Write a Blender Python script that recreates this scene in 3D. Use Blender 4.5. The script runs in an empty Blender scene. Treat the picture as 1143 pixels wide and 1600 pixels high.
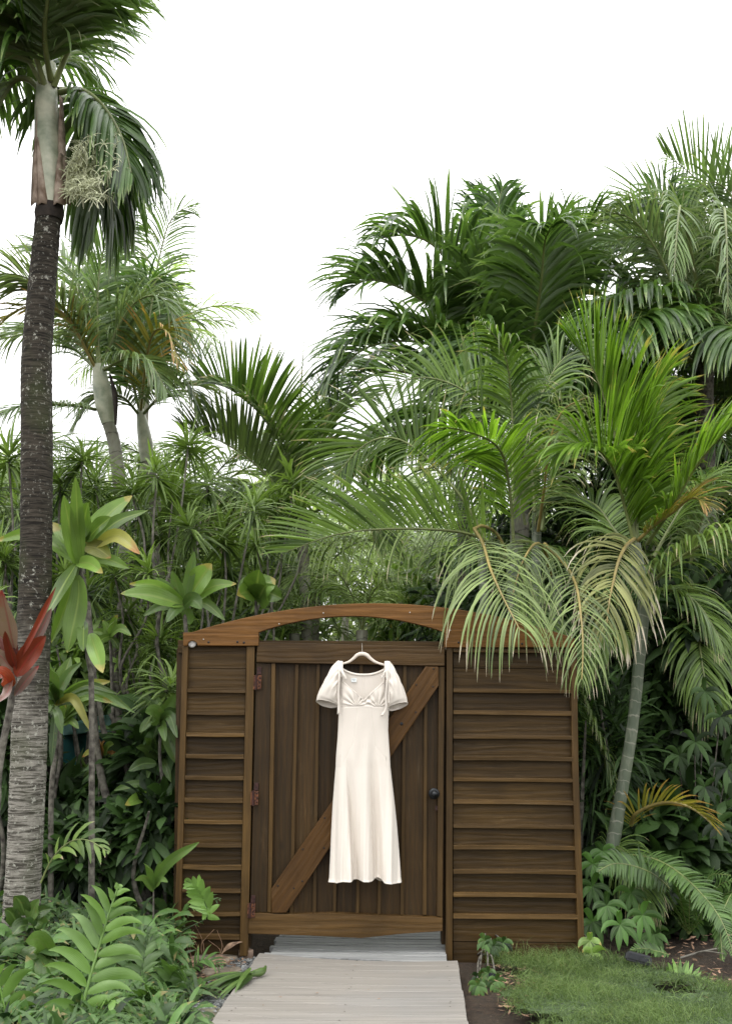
import bpy, bmesh, math, random
import numpy as np
from mathutils import Vector

random.seed(11)
rng = np.random.default_rng(11)
R = math.radians
sc = bpy.context.scene

# ------------------------------------------------------------------ camera
CAM = np.array([0.0, 0.0, 1.29]); TILT = R(11.0); LENS = 35.0
cd = bpy.data.cameras.new('camera'); cam = bpy.data.objects.new('camera', cd)
sc.collection.objects.link(cam); sc.camera = cam
cam.location = CAM; cam.rotation_euler = (R(90) + TILT, 0, 0)
cd.sensor_fit = 'VERTICAL'; cd.sensor_height = 36; cd.sensor_width = 24; cd.lens = LENS
cd.clip_start = 0.05; cd.clip_end = 400
cd.dof.use_dof = True; cd.dof.focus_distance = 5.4; cd.dof.aperture_fstop = 5.6

# ------------------------------------------------------------------ world, sun, exposure
SUN_EL, SUN_AZ = 60.0, 226.0       # azimuth clockwise from +Y (behind the camera, a little to the left)
w = bpy.data.worlds.new('World'); sc.world = w; w.use_nodes = True
nt = w.node_tree; bg = nt.nodes['Background']
sky = nt.nodes.new('ShaderNodeTexSky'); sky.sky_type = 'NISHITA'; sky.sun_disc = False
sky.sun_elevation = R(SUN_EL); sky.sun_rotation = R(SUN_AZ)
mx = nt.nodes.new('ShaderNodeMix'); mx.data_type = 'RGBA'; mx.inputs[0].default_value = 0.9
# overcast cloud cover: three times as bright overhead as at the horizon
tc_ = nt.nodes.new('ShaderNodeTexCoord'); sp_ = nt.nodes.new('ShaderNodeSeparateXYZ'); nt.links.new(tc_.outputs['Generated'], sp_.inputs[0])
mr_ = nt.nodes.new('ShaderNodeMapRange'); nt.links.new(sp_.outputs[2], mr_.inputs[0])
mr_.inputs[1].default_value = 0; mr_.inputs[2].default_value = 1; mr_.inputs[3].default_value = 1.0; mr_.inputs[4].default_value = 3.0
vs_ = nt.nodes.new('ShaderNodeVectorMath'); vs_.operation = 'SCALE'; vs_.inputs[0].default_value = (7.3, 7.25, 7.2); nt.links.new(mr_.outputs[0], vs_.inputs['Scale'])
nt.links.new(sky.outputs[0], mx.inputs[6]); nt.links.new(vs_.outputs[0], mx.inputs[7])
nt.links.new(mx.outputs[2], bg.inputs[0]); bg.inputs[1].default_value = 0.13
sl = bpy.data.lights.new('sun', 'SUN'); so = bpy.data.objects.new('sun', sl); sc.collection.objects.link(so)
sl.energy = 1.1; sl.angle = R(25); sl.color = (1, 0.96, 0.9)
so.rotation_euler = (R(90 - SUN_EL), 0, R(180 - SUN_AZ))
sc.view_settings.view_transform = 'Standard'; sc.view_settings.look = 'None'
sc.view_settings.gamma = 1; sc.view_settings.use_curve_mapping = False
sc.view_settings.exposure = 0.55
sc.render.engine = 'CYCLES'; sc.cycles.use_denoising = True
sc.cycles.max_bounces = 7; sc.cycles.diffuse_bounces = 4; sc.cycles.glossy_bounces = 2
sc.cycles.transmission_bounces = 3; sc.cycles.caustics_reflective = False; sc.cycles.caustics_refractive = False
sc.render.use_persistent_data = False

# ------------------------------------------------------------------ picture point -> place at distance Y
FPX = 1600 * LENS / 36.0
ct, st = math.cos(TILT), math.sin(TILT)
def P(px, py, Y):
    dx = (px - 571.5) / FPX; dy = (800 - py) / FPX
    d = np.array([dx, ct - dy * st, dy * ct + st])
    return CAM + d * (Y / d[1])
def M(npx, Y): return npx * Y / FPX * 1.0
def GR(px, py, z=0.0):
    """the spot on the ground seen at this picture point"""
    a = P(px, py, 1.0) - CAM
    return CAM + a * ((z - CAM[2]) / a[2])

# ------------------------------------------------------------------ objects
def tag(o, label=None, cat=None, group=None, kind=None):
    if label: o['label'] = label
    if cat: o['category'] = cat
    if group: o['group'] = group
    if kind: o['kind'] = kind
    return o
def link(o, parent=None):
    sc.collection.objects.link(o)
    if parent is not None:
        o.parent = parent
        q = parent; off = Vector((0, 0, 0))
        while q is not None: off += q.location; q = q.parent
        o.location = -off      # meshes are written in world coordinates
    return o
def thing(name, loc, label, cat, group=None):
    o = bpy.data.objects.new(name, None); sc.collection.objects.link(o)
    o.location = Vector([float(v) for v in loc]); o.empty_display_size = .1
    return tag(o, label, cat, group)

class Geo:
    def __init__(s): s.V = []; s.F = []; s.T = []; s.S = []; s.U = []; s.n = 0; s.q = 0
    def add(s, V, F, T=None, S=None, U=None):
        V = np.asarray(V, float).reshape(-1, 3); F = np.asarray(F, int)
        k = len(V); z = np.zeros(k)
        s.V.append(V); s.F.append(F + s.n); s.n += k; s.q += len(F)
        for L, A in ((s.T, T), (s.S, S), (s.U, U)):
            L.append(z if A is None else np.broadcast_to(np.asarray(A, float), (k,)))
    def mesh(s, name, mats, smooth=True):
        me = bpy.data.meshes.new(name)
        V = np.concatenate(s.V).astype(np.float32); F = np.concatenate(s.F).astype(np.int32)
        me.vertices.add(len(V)); me.vertices.foreach_set('co', V.ravel())
        me.loops.add(F.size); me.loops.foreach_set('vertex_index', F.ravel())
        me.polygons.add(len(F)); me.polygons.foreach_set('loop_start', np.arange(0, F.size, 4, dtype=np.int32))
        me.polygons.foreach_set('loop_total', np.full(len(F), 4, np.int32))
        for nm, L in (('tint', s.T), ('along', s.S), ('across', s.U)):
            a = me.attributes.new(nm, 'FLOAT', 'POINT'); a.data.foreach_set('value', np.concatenate(L).astype(np.float32))
        me.update(calc_edges=True)
        me.polygons.foreach_set('use_smooth', np.full(len(F), bool(smooth)))
        for m in (mats if isinstance(mats, (list, tuple)) else [mats]): me.materials.append(m)
        return me
    def build(s, name, mats, parent=None, smooth=True):
        return link(bpy.data.objects.new(name, s.mesh(name, mats, smooth)), parent)

def nz(v): return v / np.maximum(np.linalg.norm(v, axis=-1, keepdims=True), 1e-9)
def catmull(pts, n):
    p = np.asarray(pts, float)
    if len(p) == 2: p = np.array([p[0], (p[0] + p[1]) / 2, p[1]])
    p = np.vstack([2 * p[0] - p[1], p, 2 * p[-1] - p[-2]])
    out = []
    for i in range(1, len(p) - 2):
        t = np.linspace(0, 1, 24, endpoint=False)[:, None]
        a, b, c, d = p[i - 1], p[i], p[i + 1], p[i + 2]
        out.append(.5 * ((2 * b) + (-a + c) * t + (2 * a - 5 * b + 4 * c - d) * t ** 2 + (-a + 3 * b - 3 * c + d) * t ** 3))
    q = np.vstack(out + [p[-2][None]])
    L = np.concatenate([[0], np.cumsum(np.linalg.norm(np.diff(q, axis=0), axis=1))])
    s = np.linspace(0, L[-1], n)
    return np.stack([np.interp(s, L, q[:, k]) for k in range(3)], 1), L[-1]
def frames(C, hint):
    T = nz(np.gradient(C, axis=0)); N = np.zeros_like(C)
    h = np.asarray(hint, float); h = h - h.dot(T[0]) * T[0]
    if np.linalg.norm(h) < 1e-4: h = np.array([0, -1, 0.]) - (-T[0][1]) * T[0]
    N[0] = h / np.linalg.norm(h)
    for i in range(1, len(C)):
        v = N[i - 1] - N[i - 1].dot(T[i]) * T[i]; N[i] = v / max(np.linalg.norm(v), 1e-9)
    return T, N, np.cross(T, N)

def strips(g, B, D, W, L, WD, droop=.5, K=5, fold=.25, cols=3, prof='lance', tint=None, curl=None, wave=0.0):
    """many blades at once: root, direction, width direction, length, width"""
    n = len(B); d = nz(D); pts = [B]; ds = [d]
    droop = np.broadcast_to(np.asarray(droop, float), (n,))[:, None]
    step = (L / K)[:, None]; gz = np.array([0, 0, -1.0])
    cv = None if curl is None else curl
    for k in range(K):
        d = nz(d + gz * droop * (k + .6) / K * 2.2 / K + (0 if cv is None else cv / K))
        pts.append(pts[-1] + d * step); ds.append(d)
    ds[0] = ds[1]
    s = np.linspace(0, 1, K + 1)
    if prof == 'lance': pr = np.clip(np.minimum(.35 + 3.2 * s, 1) * (1 - s ** 2.6) ** .75, .04, 1)
    elif prof == 'blade': pr = np.clip(np.sin(np.pi * np.clip(s, 0, 1) ** .75) ** .8, .05, 1)
    elif prof == 'oval': pr = np.clip(np.sin(np.pi * s ** .85) ** .6, .07, 1)
    elif prof == 'lobe': pr = np.clip(np.minimum(.9 + s * .8, 1.1) * (1 - s ** 3) ** .8, .05, 1.1)
    else: pr = np.clip(1 - s, .08, 1)
    P3 = np.stack(pts, 1); D3 = np.stack(ds, 1)
    W3 = W[:, None, :] - (D3 * W[:, None, :]).sum(-1, keepdims=True) * D3; W3 = nz(W3)
    N3 = np.cross(D3, W3)
    h = (WD[:, None] * pr[None, :] / 2)[..., None]
    us = {2: [-1, 1], 3: [-1, 0, 1], 5: [-1, -.5, 0, .5, 1]}[cols]
    cs = []
    for u in us:
        q = P3 + W3 * h * u + N3 * h * fold * (abs(u) ** 1.2)
        if wave: q = q + N3 * h * wave * abs(u) * np.sin(s * 11 + u * 2 + np.arange(n)[:, None] * 1.7)[..., None]
        cs.append(q)
    G = np.stack(cs, 2)                                     # n, K+1, cols, 3
    idx = np.arange(n * (K + 1) * cols).reshape(n, K + 1, cols)
    F = np.stack([idx[:, :-1, :-1], idx[:, :-1, 1:], idx[:, 1:, 1:], idx[:, 1:, :-1]], -1).reshape(-1, 4)
    if tint is None: tint = rng.random(n)
    T = np.broadcast_to(tint[:, None, None], (n, K + 1, cols)).ravel()
    S = np.broadcast_to(s[None, :, None], (n, K + 1, cols)).ravel()
    U = np.broadcast_to(np.array(us)[None, None, :], (n, K + 1, cols)).ravel()
    g.add(G.reshape(-1, 3), F, T, S, U)

def tube(g, pts, rad, n=None, m=8, tint=None, cap=True, hint=(0, -1, 0.1), flat=1.0):
    n = n or max(4, 6 * (len(pts) - 1))
    C, L = catmull(pts, n); T, N, S = frames(C, hint)
    rr = np.interp(np.linspace(0, 1, n), np.linspace(0, 1, len(rad)), rad) if not callable(rad) else rad(np.linspace(0, 1, n), L)
    a = np.linspace(0, 2 * np.pi, m, endpoint=False)
    if np.ndim(rr) == 1: rr = rr[:, None] * np.ones((1, m))
    V = C[:, None] + (N[:, None] * np.cos(a)[None, :, None] * flat + S[:, None] * np.sin(a)[None, :, None]) * rr[..., None]
    idx = np.arange(n * m).reshape(n, m); j = np.roll(idx, -1, 1)
    F = np.stack([idx[:-1], j[:-1], j[1:], idx[1:]], -1).reshape(-1, 4)
    s = np.repeat(np.linspace(0, 1, n), m)
    g.add(V.reshape(-1, 3), F, random.random() if tint is None else tint, s, np.tile(a / (2 * np.pi), n))
    if cap:
        for e in (0, -1):
            q = V[e]; c = q.mean(0)
            for k in range(0, m, 2):
                g.add(np.array([c, q[k], q[(k + 1) % m], q[(k + 2) % m]]), [[0, 1, 2, 3]], 0.5, 0 if e == 0 else 1)

# ------------------------------------------------------------------ materials
def newmat(name):
    m = bpy.data.materials.new(name); m.use_nodes = True
    return m, m.node_tree, m.node_tree.nodes['Principled BSDF']
def node(t, typ, **kw):
    n = t.nodes.new(typ)
    for k, v in kw.items():
        if k.startswith('i_'): n.inputs[int(k[2:])].default_value = v
        else: setattr(n, k, v)
    return n
def ramp(t, src, stops, interp='LINEAR'):
    r = t.nodes.new('ShaderNodeValToRGB'); t.links.new(src, r.inputs[0]); cr = r.color_ramp; cr.interpolation = interp
    while len(cr.elements) < len(stops): cr.elements.new(.5)
    for e, (p, c) in zip(cr.elements, stops):
        e.position = p; e.color = (c, c, c, 1) if isinstance(c, (int, float)) else tuple(c) + (1,)
    return r.outputs[0]
def mixc(t, fac, a, b, mode='MIX'):
    m = t.nodes.new('ShaderNodeMix'); m.data_type = 'RGBA'; m.blend_type = mode
    for sock, v in ((m.inputs[0], fac), (m.inputs[6], a), (m.inputs[7], b)):
        if isinstance(v, bpy.types.NodeSocket): t.links.new(v, sock)
        elif isinstance(v, (int, float)) and sock.type == 'VALUE': sock.default_value = v
        else: sock.default_value = tuple(v) + (1,)
    return m.outputs[2]
def math_(t, op, a, b=0.0, clamp=False):
    m = t.nodes.new('ShaderNodeMath'); m.operation = op; m.use_clamp = clamp
    for sock, v in ((m.inputs[0], a), (m.inputs[1], b)):
        if isinstance(v, bpy.types.NodeSocket): t.links.new(v, sock)
        else: sock.default_value = v
    return m.outputs[0]
def attr(t, name): return node(t, 'ShaderNodeAttribute', attribute_name=name).outputs['Fac']
def noise(t, scale, detail=4, vec=None, rough=.55, stretch=None, dist=0.0):
    n = t.nodes.new('ShaderNodeTexNoise'); n.inputs['Scale'].default_value = scale
    n.inputs['Detail'].default_value = detail; n.inputs['Roughness'].default_value = rough; n.inputs['Distortion'].default_value = dist
    if vec is None: vec = node(t, 'ShaderNodeNewGeometry').outputs['Position']
    if stretch:
        mp = t.nodes.new('ShaderNodeMapping'); mp.inputs['Scale'].default_value = stretch
        t.links.new(vec, mp.inputs['Vector']); vec = mp.outputs[0]
    t.links.new(vec, n.inputs['Vector'])
    return n.outputs['Fac']
def bump(t, b, h, strength=.3, dist=.01):
    n = t.nodes.new('ShaderNodeBump'); n.inputs['Strength'].default_value = strength; n.inputs['Distance'].default_value = dist
    t.links.new(h, n.inputs['Height']); t.links.new(n.outputs[0], b.inputs['Normal'])

def leafmat(name, dark, light, tip=None, tipamt=.0, trans=.3, rough=.42, spec=.5, under=None, rib=None, spots=0.0, glow=1.25):
    warm = lambda c: None if c is None else (c[0] * 1.0, c[1] * 1.0, c[2] * .82)
    if 'red' not in name and 'pink' not in name and 'bronze' not in name: dark, light, under, rib = warm(dark), warm(light), warm(under), warm(rib)
    m, t, b = newmat(name)
    tv = attr(t, 'tint'); s = attr(t, 'along'); u = attr(t, 'across')
    oi = node(t, 'ShaderNodeObjectInfo').outputs['Random']
    ns = noise(t, 5.0, 3)
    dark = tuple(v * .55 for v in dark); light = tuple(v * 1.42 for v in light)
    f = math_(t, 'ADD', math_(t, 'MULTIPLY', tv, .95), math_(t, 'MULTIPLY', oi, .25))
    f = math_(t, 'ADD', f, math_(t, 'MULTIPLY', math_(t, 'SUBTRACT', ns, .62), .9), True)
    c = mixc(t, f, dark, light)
    if rib:                                                    # paler midrib and fine parallel veins
        au = math_(t, 'ABSOLUTE', u)
        c = mixc(t, ramp(t, au, [(0, .8), (.07, .5), (.14, 0)]), c, rib)
        vn = math_(t, 'MULTIPLY', math_(t, 'ADD', math_(t, 'SINE', math_(t, 'MULTIPLY', u, 75)), 1), .16)
        c = mixc(t, vn, c, rib)
    if spots:
        sp = noise(t, 38, 3)
        c = mixc(t, ramp(t, sp, [(.60, 0), (.70, spots)]), c, (.20, .15, .05))
    if tip:
        tn = math_(t, 'ADD', s, math_(t, 'MULTIPLY', math_(t, 'SUBTRACT', noise(t, 9, 2), .5), .5))
        tn = math_(t, 'ADD', tn, math_(t, 'MULTIPLY', math_(t, 'SUBTRACT', tv, .5), .35))
        c = mixc(t, ramp(t, tn, [(1 - tipamt - .06, 0), (1 - tipamt + .06, 1)]), c, tip)
    if under:
        bf = node(t, 'ShaderNodeNewGeometry').outputs['Backfacing']
        c = mixc(t, math_(t, 'MULTIPLY', bf, .55), c, under)
    t.links.new(c, b.inputs['Base Color']); b.inputs['Roughness'].default_value = rough
    b.inputs['Specular IOR Level'].default_value = spec
    bump(t, b, math_(t, 'ADD', math_(t, 'MULTIPLY', math_(t, 'SINE', math_(t, 'MULTIPLY', u, 25)), .3), noise(t, 30, 2)), .22, .004)
    tr = t.nodes.new('ShaderNodeBsdfTranslucent'); 
    tc = mixc(t, 1.0, c, (glow * 1.05, glow * 1.15, glow * .6), 'MULTIPLY'); t.links.new(tc, tr.inputs[0])
    ms = t.nodes.new('ShaderNodeMixShader'); ms.inputs[0].default_value = trans
    t.links.new(b.outputs[0], ms.inputs[1]); t.links.new(tr.outputs[0], ms.inputs[2])
    t.links.new(ms.outputs[0], t.nodes['Material Output'].inputs[0])
    return m

def woodmat(name, axis, dark, mid, warm, bumpy=.5, wear=.35):
    """stained boards, grain along axis: 'x', 'z' or a tuple (dx, dz)"""
    m, t, b = newmat(name)
    pos = node(t, 'ShaderNodeNewGeometry').outputs['Position']; oi = node(t, 'ShaderNodeObjectInfo').outputs['Random']
    vm = t.nodes.new('ShaderNodeVectorMath'); vm.operation = 'ADD'
    cb = t.nodes.new('ShaderNodeCombineXYZ'); t.links.new(math_(t, 'MULTIPLY', oi, 37.0), cb.inputs[0]); t.links.new(math_(t, 'MULTIPLY', oi, 23.0), cb.inputs[2])
    t.links.new(pos, vm.inputs[0]); t.links.new(cb.outputs[0], vm.inputs[1]); vec = vm.outputs[0]
    if axis == 'x': ang = 0
    elif axis == 'z': ang = R(90)
    else: ang = math.atan2(axis[1], axis[0])
    mp = t.nodes.new('ShaderNodeMapping'); mp.inputs['Rotation'].default_value = (0, ang, 0); t.links.new(vec, mp.inputs['Vector']); vec = mp.outputs[0]
    big = noise(t, 1.0, 4, vec, .55, (1.6, 9, 9))
    warp = noise(t, 2.2, 2, vec, .5, (1.2, 5, 5))
    wv = t.nodes.new('ShaderNodeTexWave'); wv.wave_type = 'BANDS'; wv.bands_direction = 'Z'
    wv.inputs['Scale'].default_value = 9; wv.inputs['Distortion'].default_value = 9; wv.inputs['Detail'].default_value = 3; wv.inputs['Detail Scale'].default_value = 1.2
    mp2 = t.nodes.new('ShaderNodeMapping'); mp2.inputs['Scale'].default_value = (.16, 1, 1); t.links.new(vec, mp2.inputs['Vector']); t.links.new(mp2.outputs[0], wv.inputs['Vector'])
    fine = noise(t, 1.0, 5, vec, .7, (5, 170, 170))
    c = mixc(t, ramp(t, big, [(.22, 0), (.8, 1)]), dark, mid)
    c = mixc(t, math_(t, 'MULTIPLY', ramp(t, wv.outputs['Fac'], [(.35, 0), (.9, 1)]), .16), c, warm)
    c = mixc(t, math_(t, 'MULTIPLY', ramp(t, fine, [(.42, 1), (.6, 0)]), .36), c, tuple(v * .35 for v in dark))
    # knots
    vo = t.nodes.new('ShaderNodeTexVoronoi'); vo.inputs['Scale'].default_value = 2.6
    mp3 = t.nodes.new('ShaderNodeMapping'); mp3.inputs['Scale'].default_value = (.7, 1, 1.3); t.links.new(vec, mp3.inputs['Vector']); t.links.new(mp3.outputs[0], vo.inputs['Vector'])
    kn = ramp(t, vo.outputs['Distance'], [(.0, .5), (.03, 1), (.045, .9), (.075, 0)])
    c = mixc(t, math_(t, 'MULTIPLY', kn, .7), c, tuple(v * .4 for v in dark))
    # worn and dusty patches, darker stain blotches
    wr = ramp(t, noise(t, 9, 5, vec, .7, (.5, 2.5, 2.5)), [(.56, 0), (.70, 1)])
    c = mixc(t, math_(t, 'MULTIPLY', math_(t, 'MULTIPLY', wr, ramp(t, fine, [(.45, 0), (.6, 1)])), wear * .7), c, (.17, .125, .075))
    bl = ramp(t, noise(t, 2.3, 4, pos), [(.52, 0), (.75, .6)])
    c = mixc(t, bl, c, tuple(v * .5 for v in dark))
    hs = t.nodes.new('ShaderNodeHueSaturation'); t.links.new(c, hs.inputs['Color'])
    t.links.new(math_(t, 'ADD', .68, math_(t, 'MULTIPLY', oi, .62)), hs.inputs['Value'])
    hs.inputs['Saturation'].default_value = 1.03
    t.links.new(hs.outputs[0], b.inputs['Base Color'])
    t.links.new(ramp(t, big, [(.2, .62), (.8, .42)]), b.inputs['Roughness']); b.inputs['Specular IOR Level'].default_value = .22
    h = math_(t, 'ADD', math_(t, 'MULTIPLY', fine, .6), math_(t, 'MULTIPLY', wv.outputs['Fac'], .5))
    bump(t, b, h, bumpy, .004)
    return m

def plain(name, col, rough=.6, metal=0.0, var=.25, nscale=20, bmp=.2, spec=.5, col2=None):
    m, t, b = newmat(name)
    n = noise(t, nscale, 4)
    c = mixc(t, ramp(t, n, [(.35, 0), (.68, 1)]), tuple(v * (1 - var) for v in col), col2 or tuple(min(1, v * (1 + var)) for v in col))
    t.links.new(c, b.inputs['Base Color']); b.inputs['Roughness'].default_value = rough
    b.inputs['Metallic'].default_value = metal; b.inputs['Specular IOR Level'].default_value = spec
    if bmp: bump(t, b, n, bmp, .005)
    return m

M_ = {}
# gate timber
DK, MD, WM = (.036, .0215, .0074), (.070, .041, .0132), (.115, .066, .020)
M_['wood_x'] = woodmat('stained_timber_horizontal', 'x', DK, MD, WM)
M_['wood_z'] = woodmat('stained_timber_vertical', 'z', (.026, .0165, .0066), (.055, .031, .0110), (.098, .050, .015))
M_['wood_d'] = woodmat('stained_timber_brace', (.56, .83), (.070, .034, .010), (.12, .058, .016), (.17, .085, .024))
M_['wood_head'] = woodmat('stained_timber_header', 'x', (.075, .036, .011), (.15, .070, .019), (.23, .11, .032), wear=.3)
M_['wood_trim_x'] = woodmat('stained_timber_ledge', 'x', (.062, .036, .0125), (.11, .064, .022), (.17, .105, .04), wear=.5)
M_['wood_trim_z'] = woodmat('stained_timber_stile', 'z', (.048, .028, .0095), (.085, .049, .016), (.125, .073, .024), wear=.3)
M_['wood_rail'] = woodmat('stained_timber_rail', 'x', (.052, .030, .0105), (.09, .050, .0165), (.135, .076, .025), wear=.35)
# foliage
M_['areca'] = leafmat('areca_leaf', (.055, .115, .030), (.15, .235, .06), (.42, .36, .22), .05, .34, .38, .5, under=(.16, .20, .11))
M_['areca_lightened'] = leafmat('palm_leaf_lightened', (.13, .19, .08), (.27, .36, .16), None, 0, .42, .42, .5)  # colour lightened to look lit where canopy and gate keep these leaves dark
M_['areca_dry'] = leafmat('areca_leaf_drying', (.125, .15, .055), (.29, .30, .13), (.60, .53, .42), .20, .28, .42, .5)
M_['areca_bright'] = leafmat('areca_leaf_young', (.085, .17, .022), (.17, .29, .04), (.35, .30, .08), .04, .42, .38, .5)
M_['areca_pale'] = leafmat('areca_leaf_weathered', (.085, .135, .04), (.185, .25, .08), (.55, .47, .36), .07, .28, .42, .5, under=(.26, .27, .18))
M_['areca_yellow'] = leafmat('areca_leaf_yellowing', (.13, .16, .035), (.29, .24, .055), (.42, .25, .09), .34, .3, .5)
M_['royal'] = leafmat('dark_palm_leaf', (.028, .070, .022), (.085, .165, .040), (.25, .34, .12), .08, .36, .33, .6, under=(.10, .16, .06))
M_['royal_pale'] = leafmat('silvery_palm_leaf', (.065, .12, .05), (.15, .225, .095), (.3, .3, .2), .04, .32, .38, .5, under=(.17, .2, .14))
M_['draca'] = leafmat('dracaena_leaf', (.05, .10, .025), (.17, .25, .075), None, 0, .3, .42, .4)
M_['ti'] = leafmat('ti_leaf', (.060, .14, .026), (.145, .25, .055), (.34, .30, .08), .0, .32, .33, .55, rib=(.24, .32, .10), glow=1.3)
M_['ti_dark'] = leafmat('ti_leaf_shaded', (.026, .065, .018), (.085, .15, .04), None, 0, .25, .33, .5, rib=(.13, .2, .08), spots=.25)  # darker copy of the ti leaf, undergrowth shade put into its colour
M_['ti_yellow'] = leafmat('ti_leaf_fading', (.18, .22, .05), (.36, .34, .10), (.35, .17, .05), .12, .3, .4, .5, rib=(.3, .3, .1))
M_['ti_red'] = leafmat('red_ti_leaf', (.06, .018, .012), (.19, .036, .013), (.05, .03, .02), .06, .16, .36, .5, rib=(.26, .03, .02), glow=1.4)
M_['ti_pink'] = leafmat('pink_grey_ti_leaf', (.075, .055, .045), (.20, .15, .12), (.28, .05, .05), .06, .14, .36, .5, rib=(.24, .07, .07), spots=.3, glow=1.2)
M_['ti_bronze'] = leafmat('bronze_ti_leaf', (.10, .05, .02), (.24, .15, .04), (.30, .06, .03), .1, .3, .35, .5, rib=(.3, .1, .05))
M_['fern_bright'] = leafmat('fern_frond_bright', (.095, .19, .045), (.145, .255, .07), None, 0, .28, .36, .55, glow=1.2)
M_['fern'] = leafmat('fern_frond', (.040, .088, .026), (.078, .145, .042), None, 0, .28, .42, .5)
M_['ground_leaf'] = leafmat('ground_cover_leaf', (.012, .034, .011), (.070, .14, .042), (.2, .18, .07), .02, .25, .42, .4, spots=.3)  # colour darkened to stand for shade among the undergrowth
M_['bush'] = leafmat('bush_leaf', (.010, .026, .008), (.040, .082, .024), None, 0, .22, .5, .3)  # dark leaves, darkened further in colour to stand for undergrowth shade
M_['whorl'] = leafmat('whorled_leaf', (.03, .08, .02), (.075, .17, .04), None, 0, .25, .42, .35, rib=(.10, .17, .06))  # dark green leaf, some of the undergrowth shade put into its colour
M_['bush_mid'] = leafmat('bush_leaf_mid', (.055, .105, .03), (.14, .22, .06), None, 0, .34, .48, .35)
M_['far'] = leafmat('far_foliage_lightened', (.14, .19, .10), (.28, .34, .19), None, 0, .42, .5, .4)  # luminous look of the far trees put into their leaf colour
M_['grass'] = leafmat('grass_blade', (.055, .105, .038), (.13, .19, .075), (.3, .28, .12), .05, .3, .5, .3)
M_['dead'] = plain('dead_leaf_brown', (.17, .10, .06), .8, 0, .5, 40, .3, col2=(.30, .20, .13))
M_['rachis'] = plain('frond_rachis', (.14, .17, .055), .45, 0, .3, 8, .05)
M_['rachis_orange'] = plain('orange_rachis', (.24, .19, .06), .45, 0, .25, 8, .05)
M_['stem'] = plain('grey_stem', (.16, .15, .125), .8, 0, .45, 22, .5)
M_['stem_dark'] = plain('dark_stem', (.06, .05, .04), .85, 0, .5, 30, .6, col2=(.17, .16, .13))
M_['stem_red'] = plain('red_petiole', (.25, .03, .03), .5, 0, .3, 15, .1)

def barkmat():
    m, t, b = newmat('ringed_palm_bark')
    geo = node(t, 'ShaderNodeNewGeometry').outputs['Position']
    sx = t.nodes.new('ShaderNodeSeparateXYZ'); t.links.new(geo, sx.inputs[0]); z = sx.outputs[2]
    rings = noise(t, 1, 4, geo, .65, (9, 9, 135), .3)
    fine = noise(t, 1, 5, geo, .7, (22, 22, 190))
    patch = noise(t, 5, 5, geo, .7)
    dark = mixc(t, ramp(t, rings, [(.40, 0), (.62, 1)]), (.010, .009, .007), (.058, .050, .038))
    grey = mixc(t, ramp(t, rings, [(.40, 0), (.47, .35), (.54, 1)]), (.045, .041, .033), (.25, .237, .205))
    # grey and bare low down, dark and mossy higher up
    hz = math_(t, 'ADD', z, math_(t, 'MULTIPLY', math_(t, 'SUBTRACT', patch, .5), 1.1))
    c = mixc(t, ramp(t, math_(t, 'MULTIPLY', hz, .25), [(.27, 0), (.43, 1)]), grey, dark)
    c = mixc(t, ramp(t, noise(t, 2.2, 4, geo), [(.56, 0), (.70, .6)]), c, (.04, .052, .017))
    li = math_(t, 'MULTIPLY', ramp(t, noise(t, 42, 5, geo, .75), [(.57, 0), (.62, 1)]), ramp(t, noise(t, 3.3, 3, geo), [(.36, 0), (.52, 1)]))
    c = mixc(t, math_(t, 'MULTIPLY', li, .85), c, (.36, .36, .31))
    cr = ramp(t, noise(t, 1, 6, geo, .8, (14, 14, 9), 2.2), [(.49, 0), (.5, 1), (.51, 0)])
    c = mixc(t, math_(t, 'MULTIPLY', cr, .75), c, (.02, .016, .012))
    t.links.new(c, b.inputs['Base Color']); b.inputs['Roughness'].default_value = .9; b.inputs['Specular IOR Level'].default_value = .2
    bump(t, b, math_(t, 'ADD', rings, math_(t, 'MULTIPLY', fine, .5)), .4, .006)
    return m
M_['bark'] = barkmat()
def ringmat(name, base, ring, moss, freq=9.0):
    m, t, b = newmat(name)
    s = attr(t, 'along'); geo = node(t, 'ShaderNodeNewGeometry').outputs['Position']
    n = noise(t, 6, 4, geo)
    w_ = math_(t, 'FRACT', math_(t, 'ADD', math_(t, 'MULTIPLY', s, freq), math_(t, 'MULTIPLY', n, 1.6)))
    c = mixc(t, ramp(t, n, [(.4, 0), (.65, 1)]), base, moss)
    c = mixc(t, ramp(t, w_, [(0, 1), (.04, .8), (.08, 0), (.95, 0), (1, .7)]), c, ring)
    c = mixc(t, math_(t, 'MULTIPLY', ramp(t, noise(t, 1, 5, geo, .6, (30, 30, 6)), [(.5, 0), (.65, 1)]), .35), c, (.30, .31, .24))
    t.links.new(c, b.inputs['Base Color']); b.inputs['Roughness'].default_value = .55
    bump(t, b, w_, .3, .006)
    return m
M_['cane'] = ringmat('green_ringed_cane', (.085, .11, .072), (.26, .26, .21), (.125, .15, .10), 24)
M_['ringed'] = ringmat('pale_ringed_trunk', (.16, .15, .11), (.05, .042, .03), (.22, .22, .17), 22)
M_['shaft'] = plain('crownshaft', (.30, .35, .24), .45, 0, .3, 9, .06, col2=(.50, .50, .38))
M_['sheath'] = plain('dry_sheath', (.25, .16, .10), .8, 0, .5, 12, .4, col2=(.42, .34, .27))
M_['collar'] = plain('black_collar', (.022, .016, .012), .9, 0, .5, 30, .6)
M_['flower'] = plain('cream_flower_stalks', (.60, .63, .42), .6, 0, .3, 40, .1)
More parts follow.
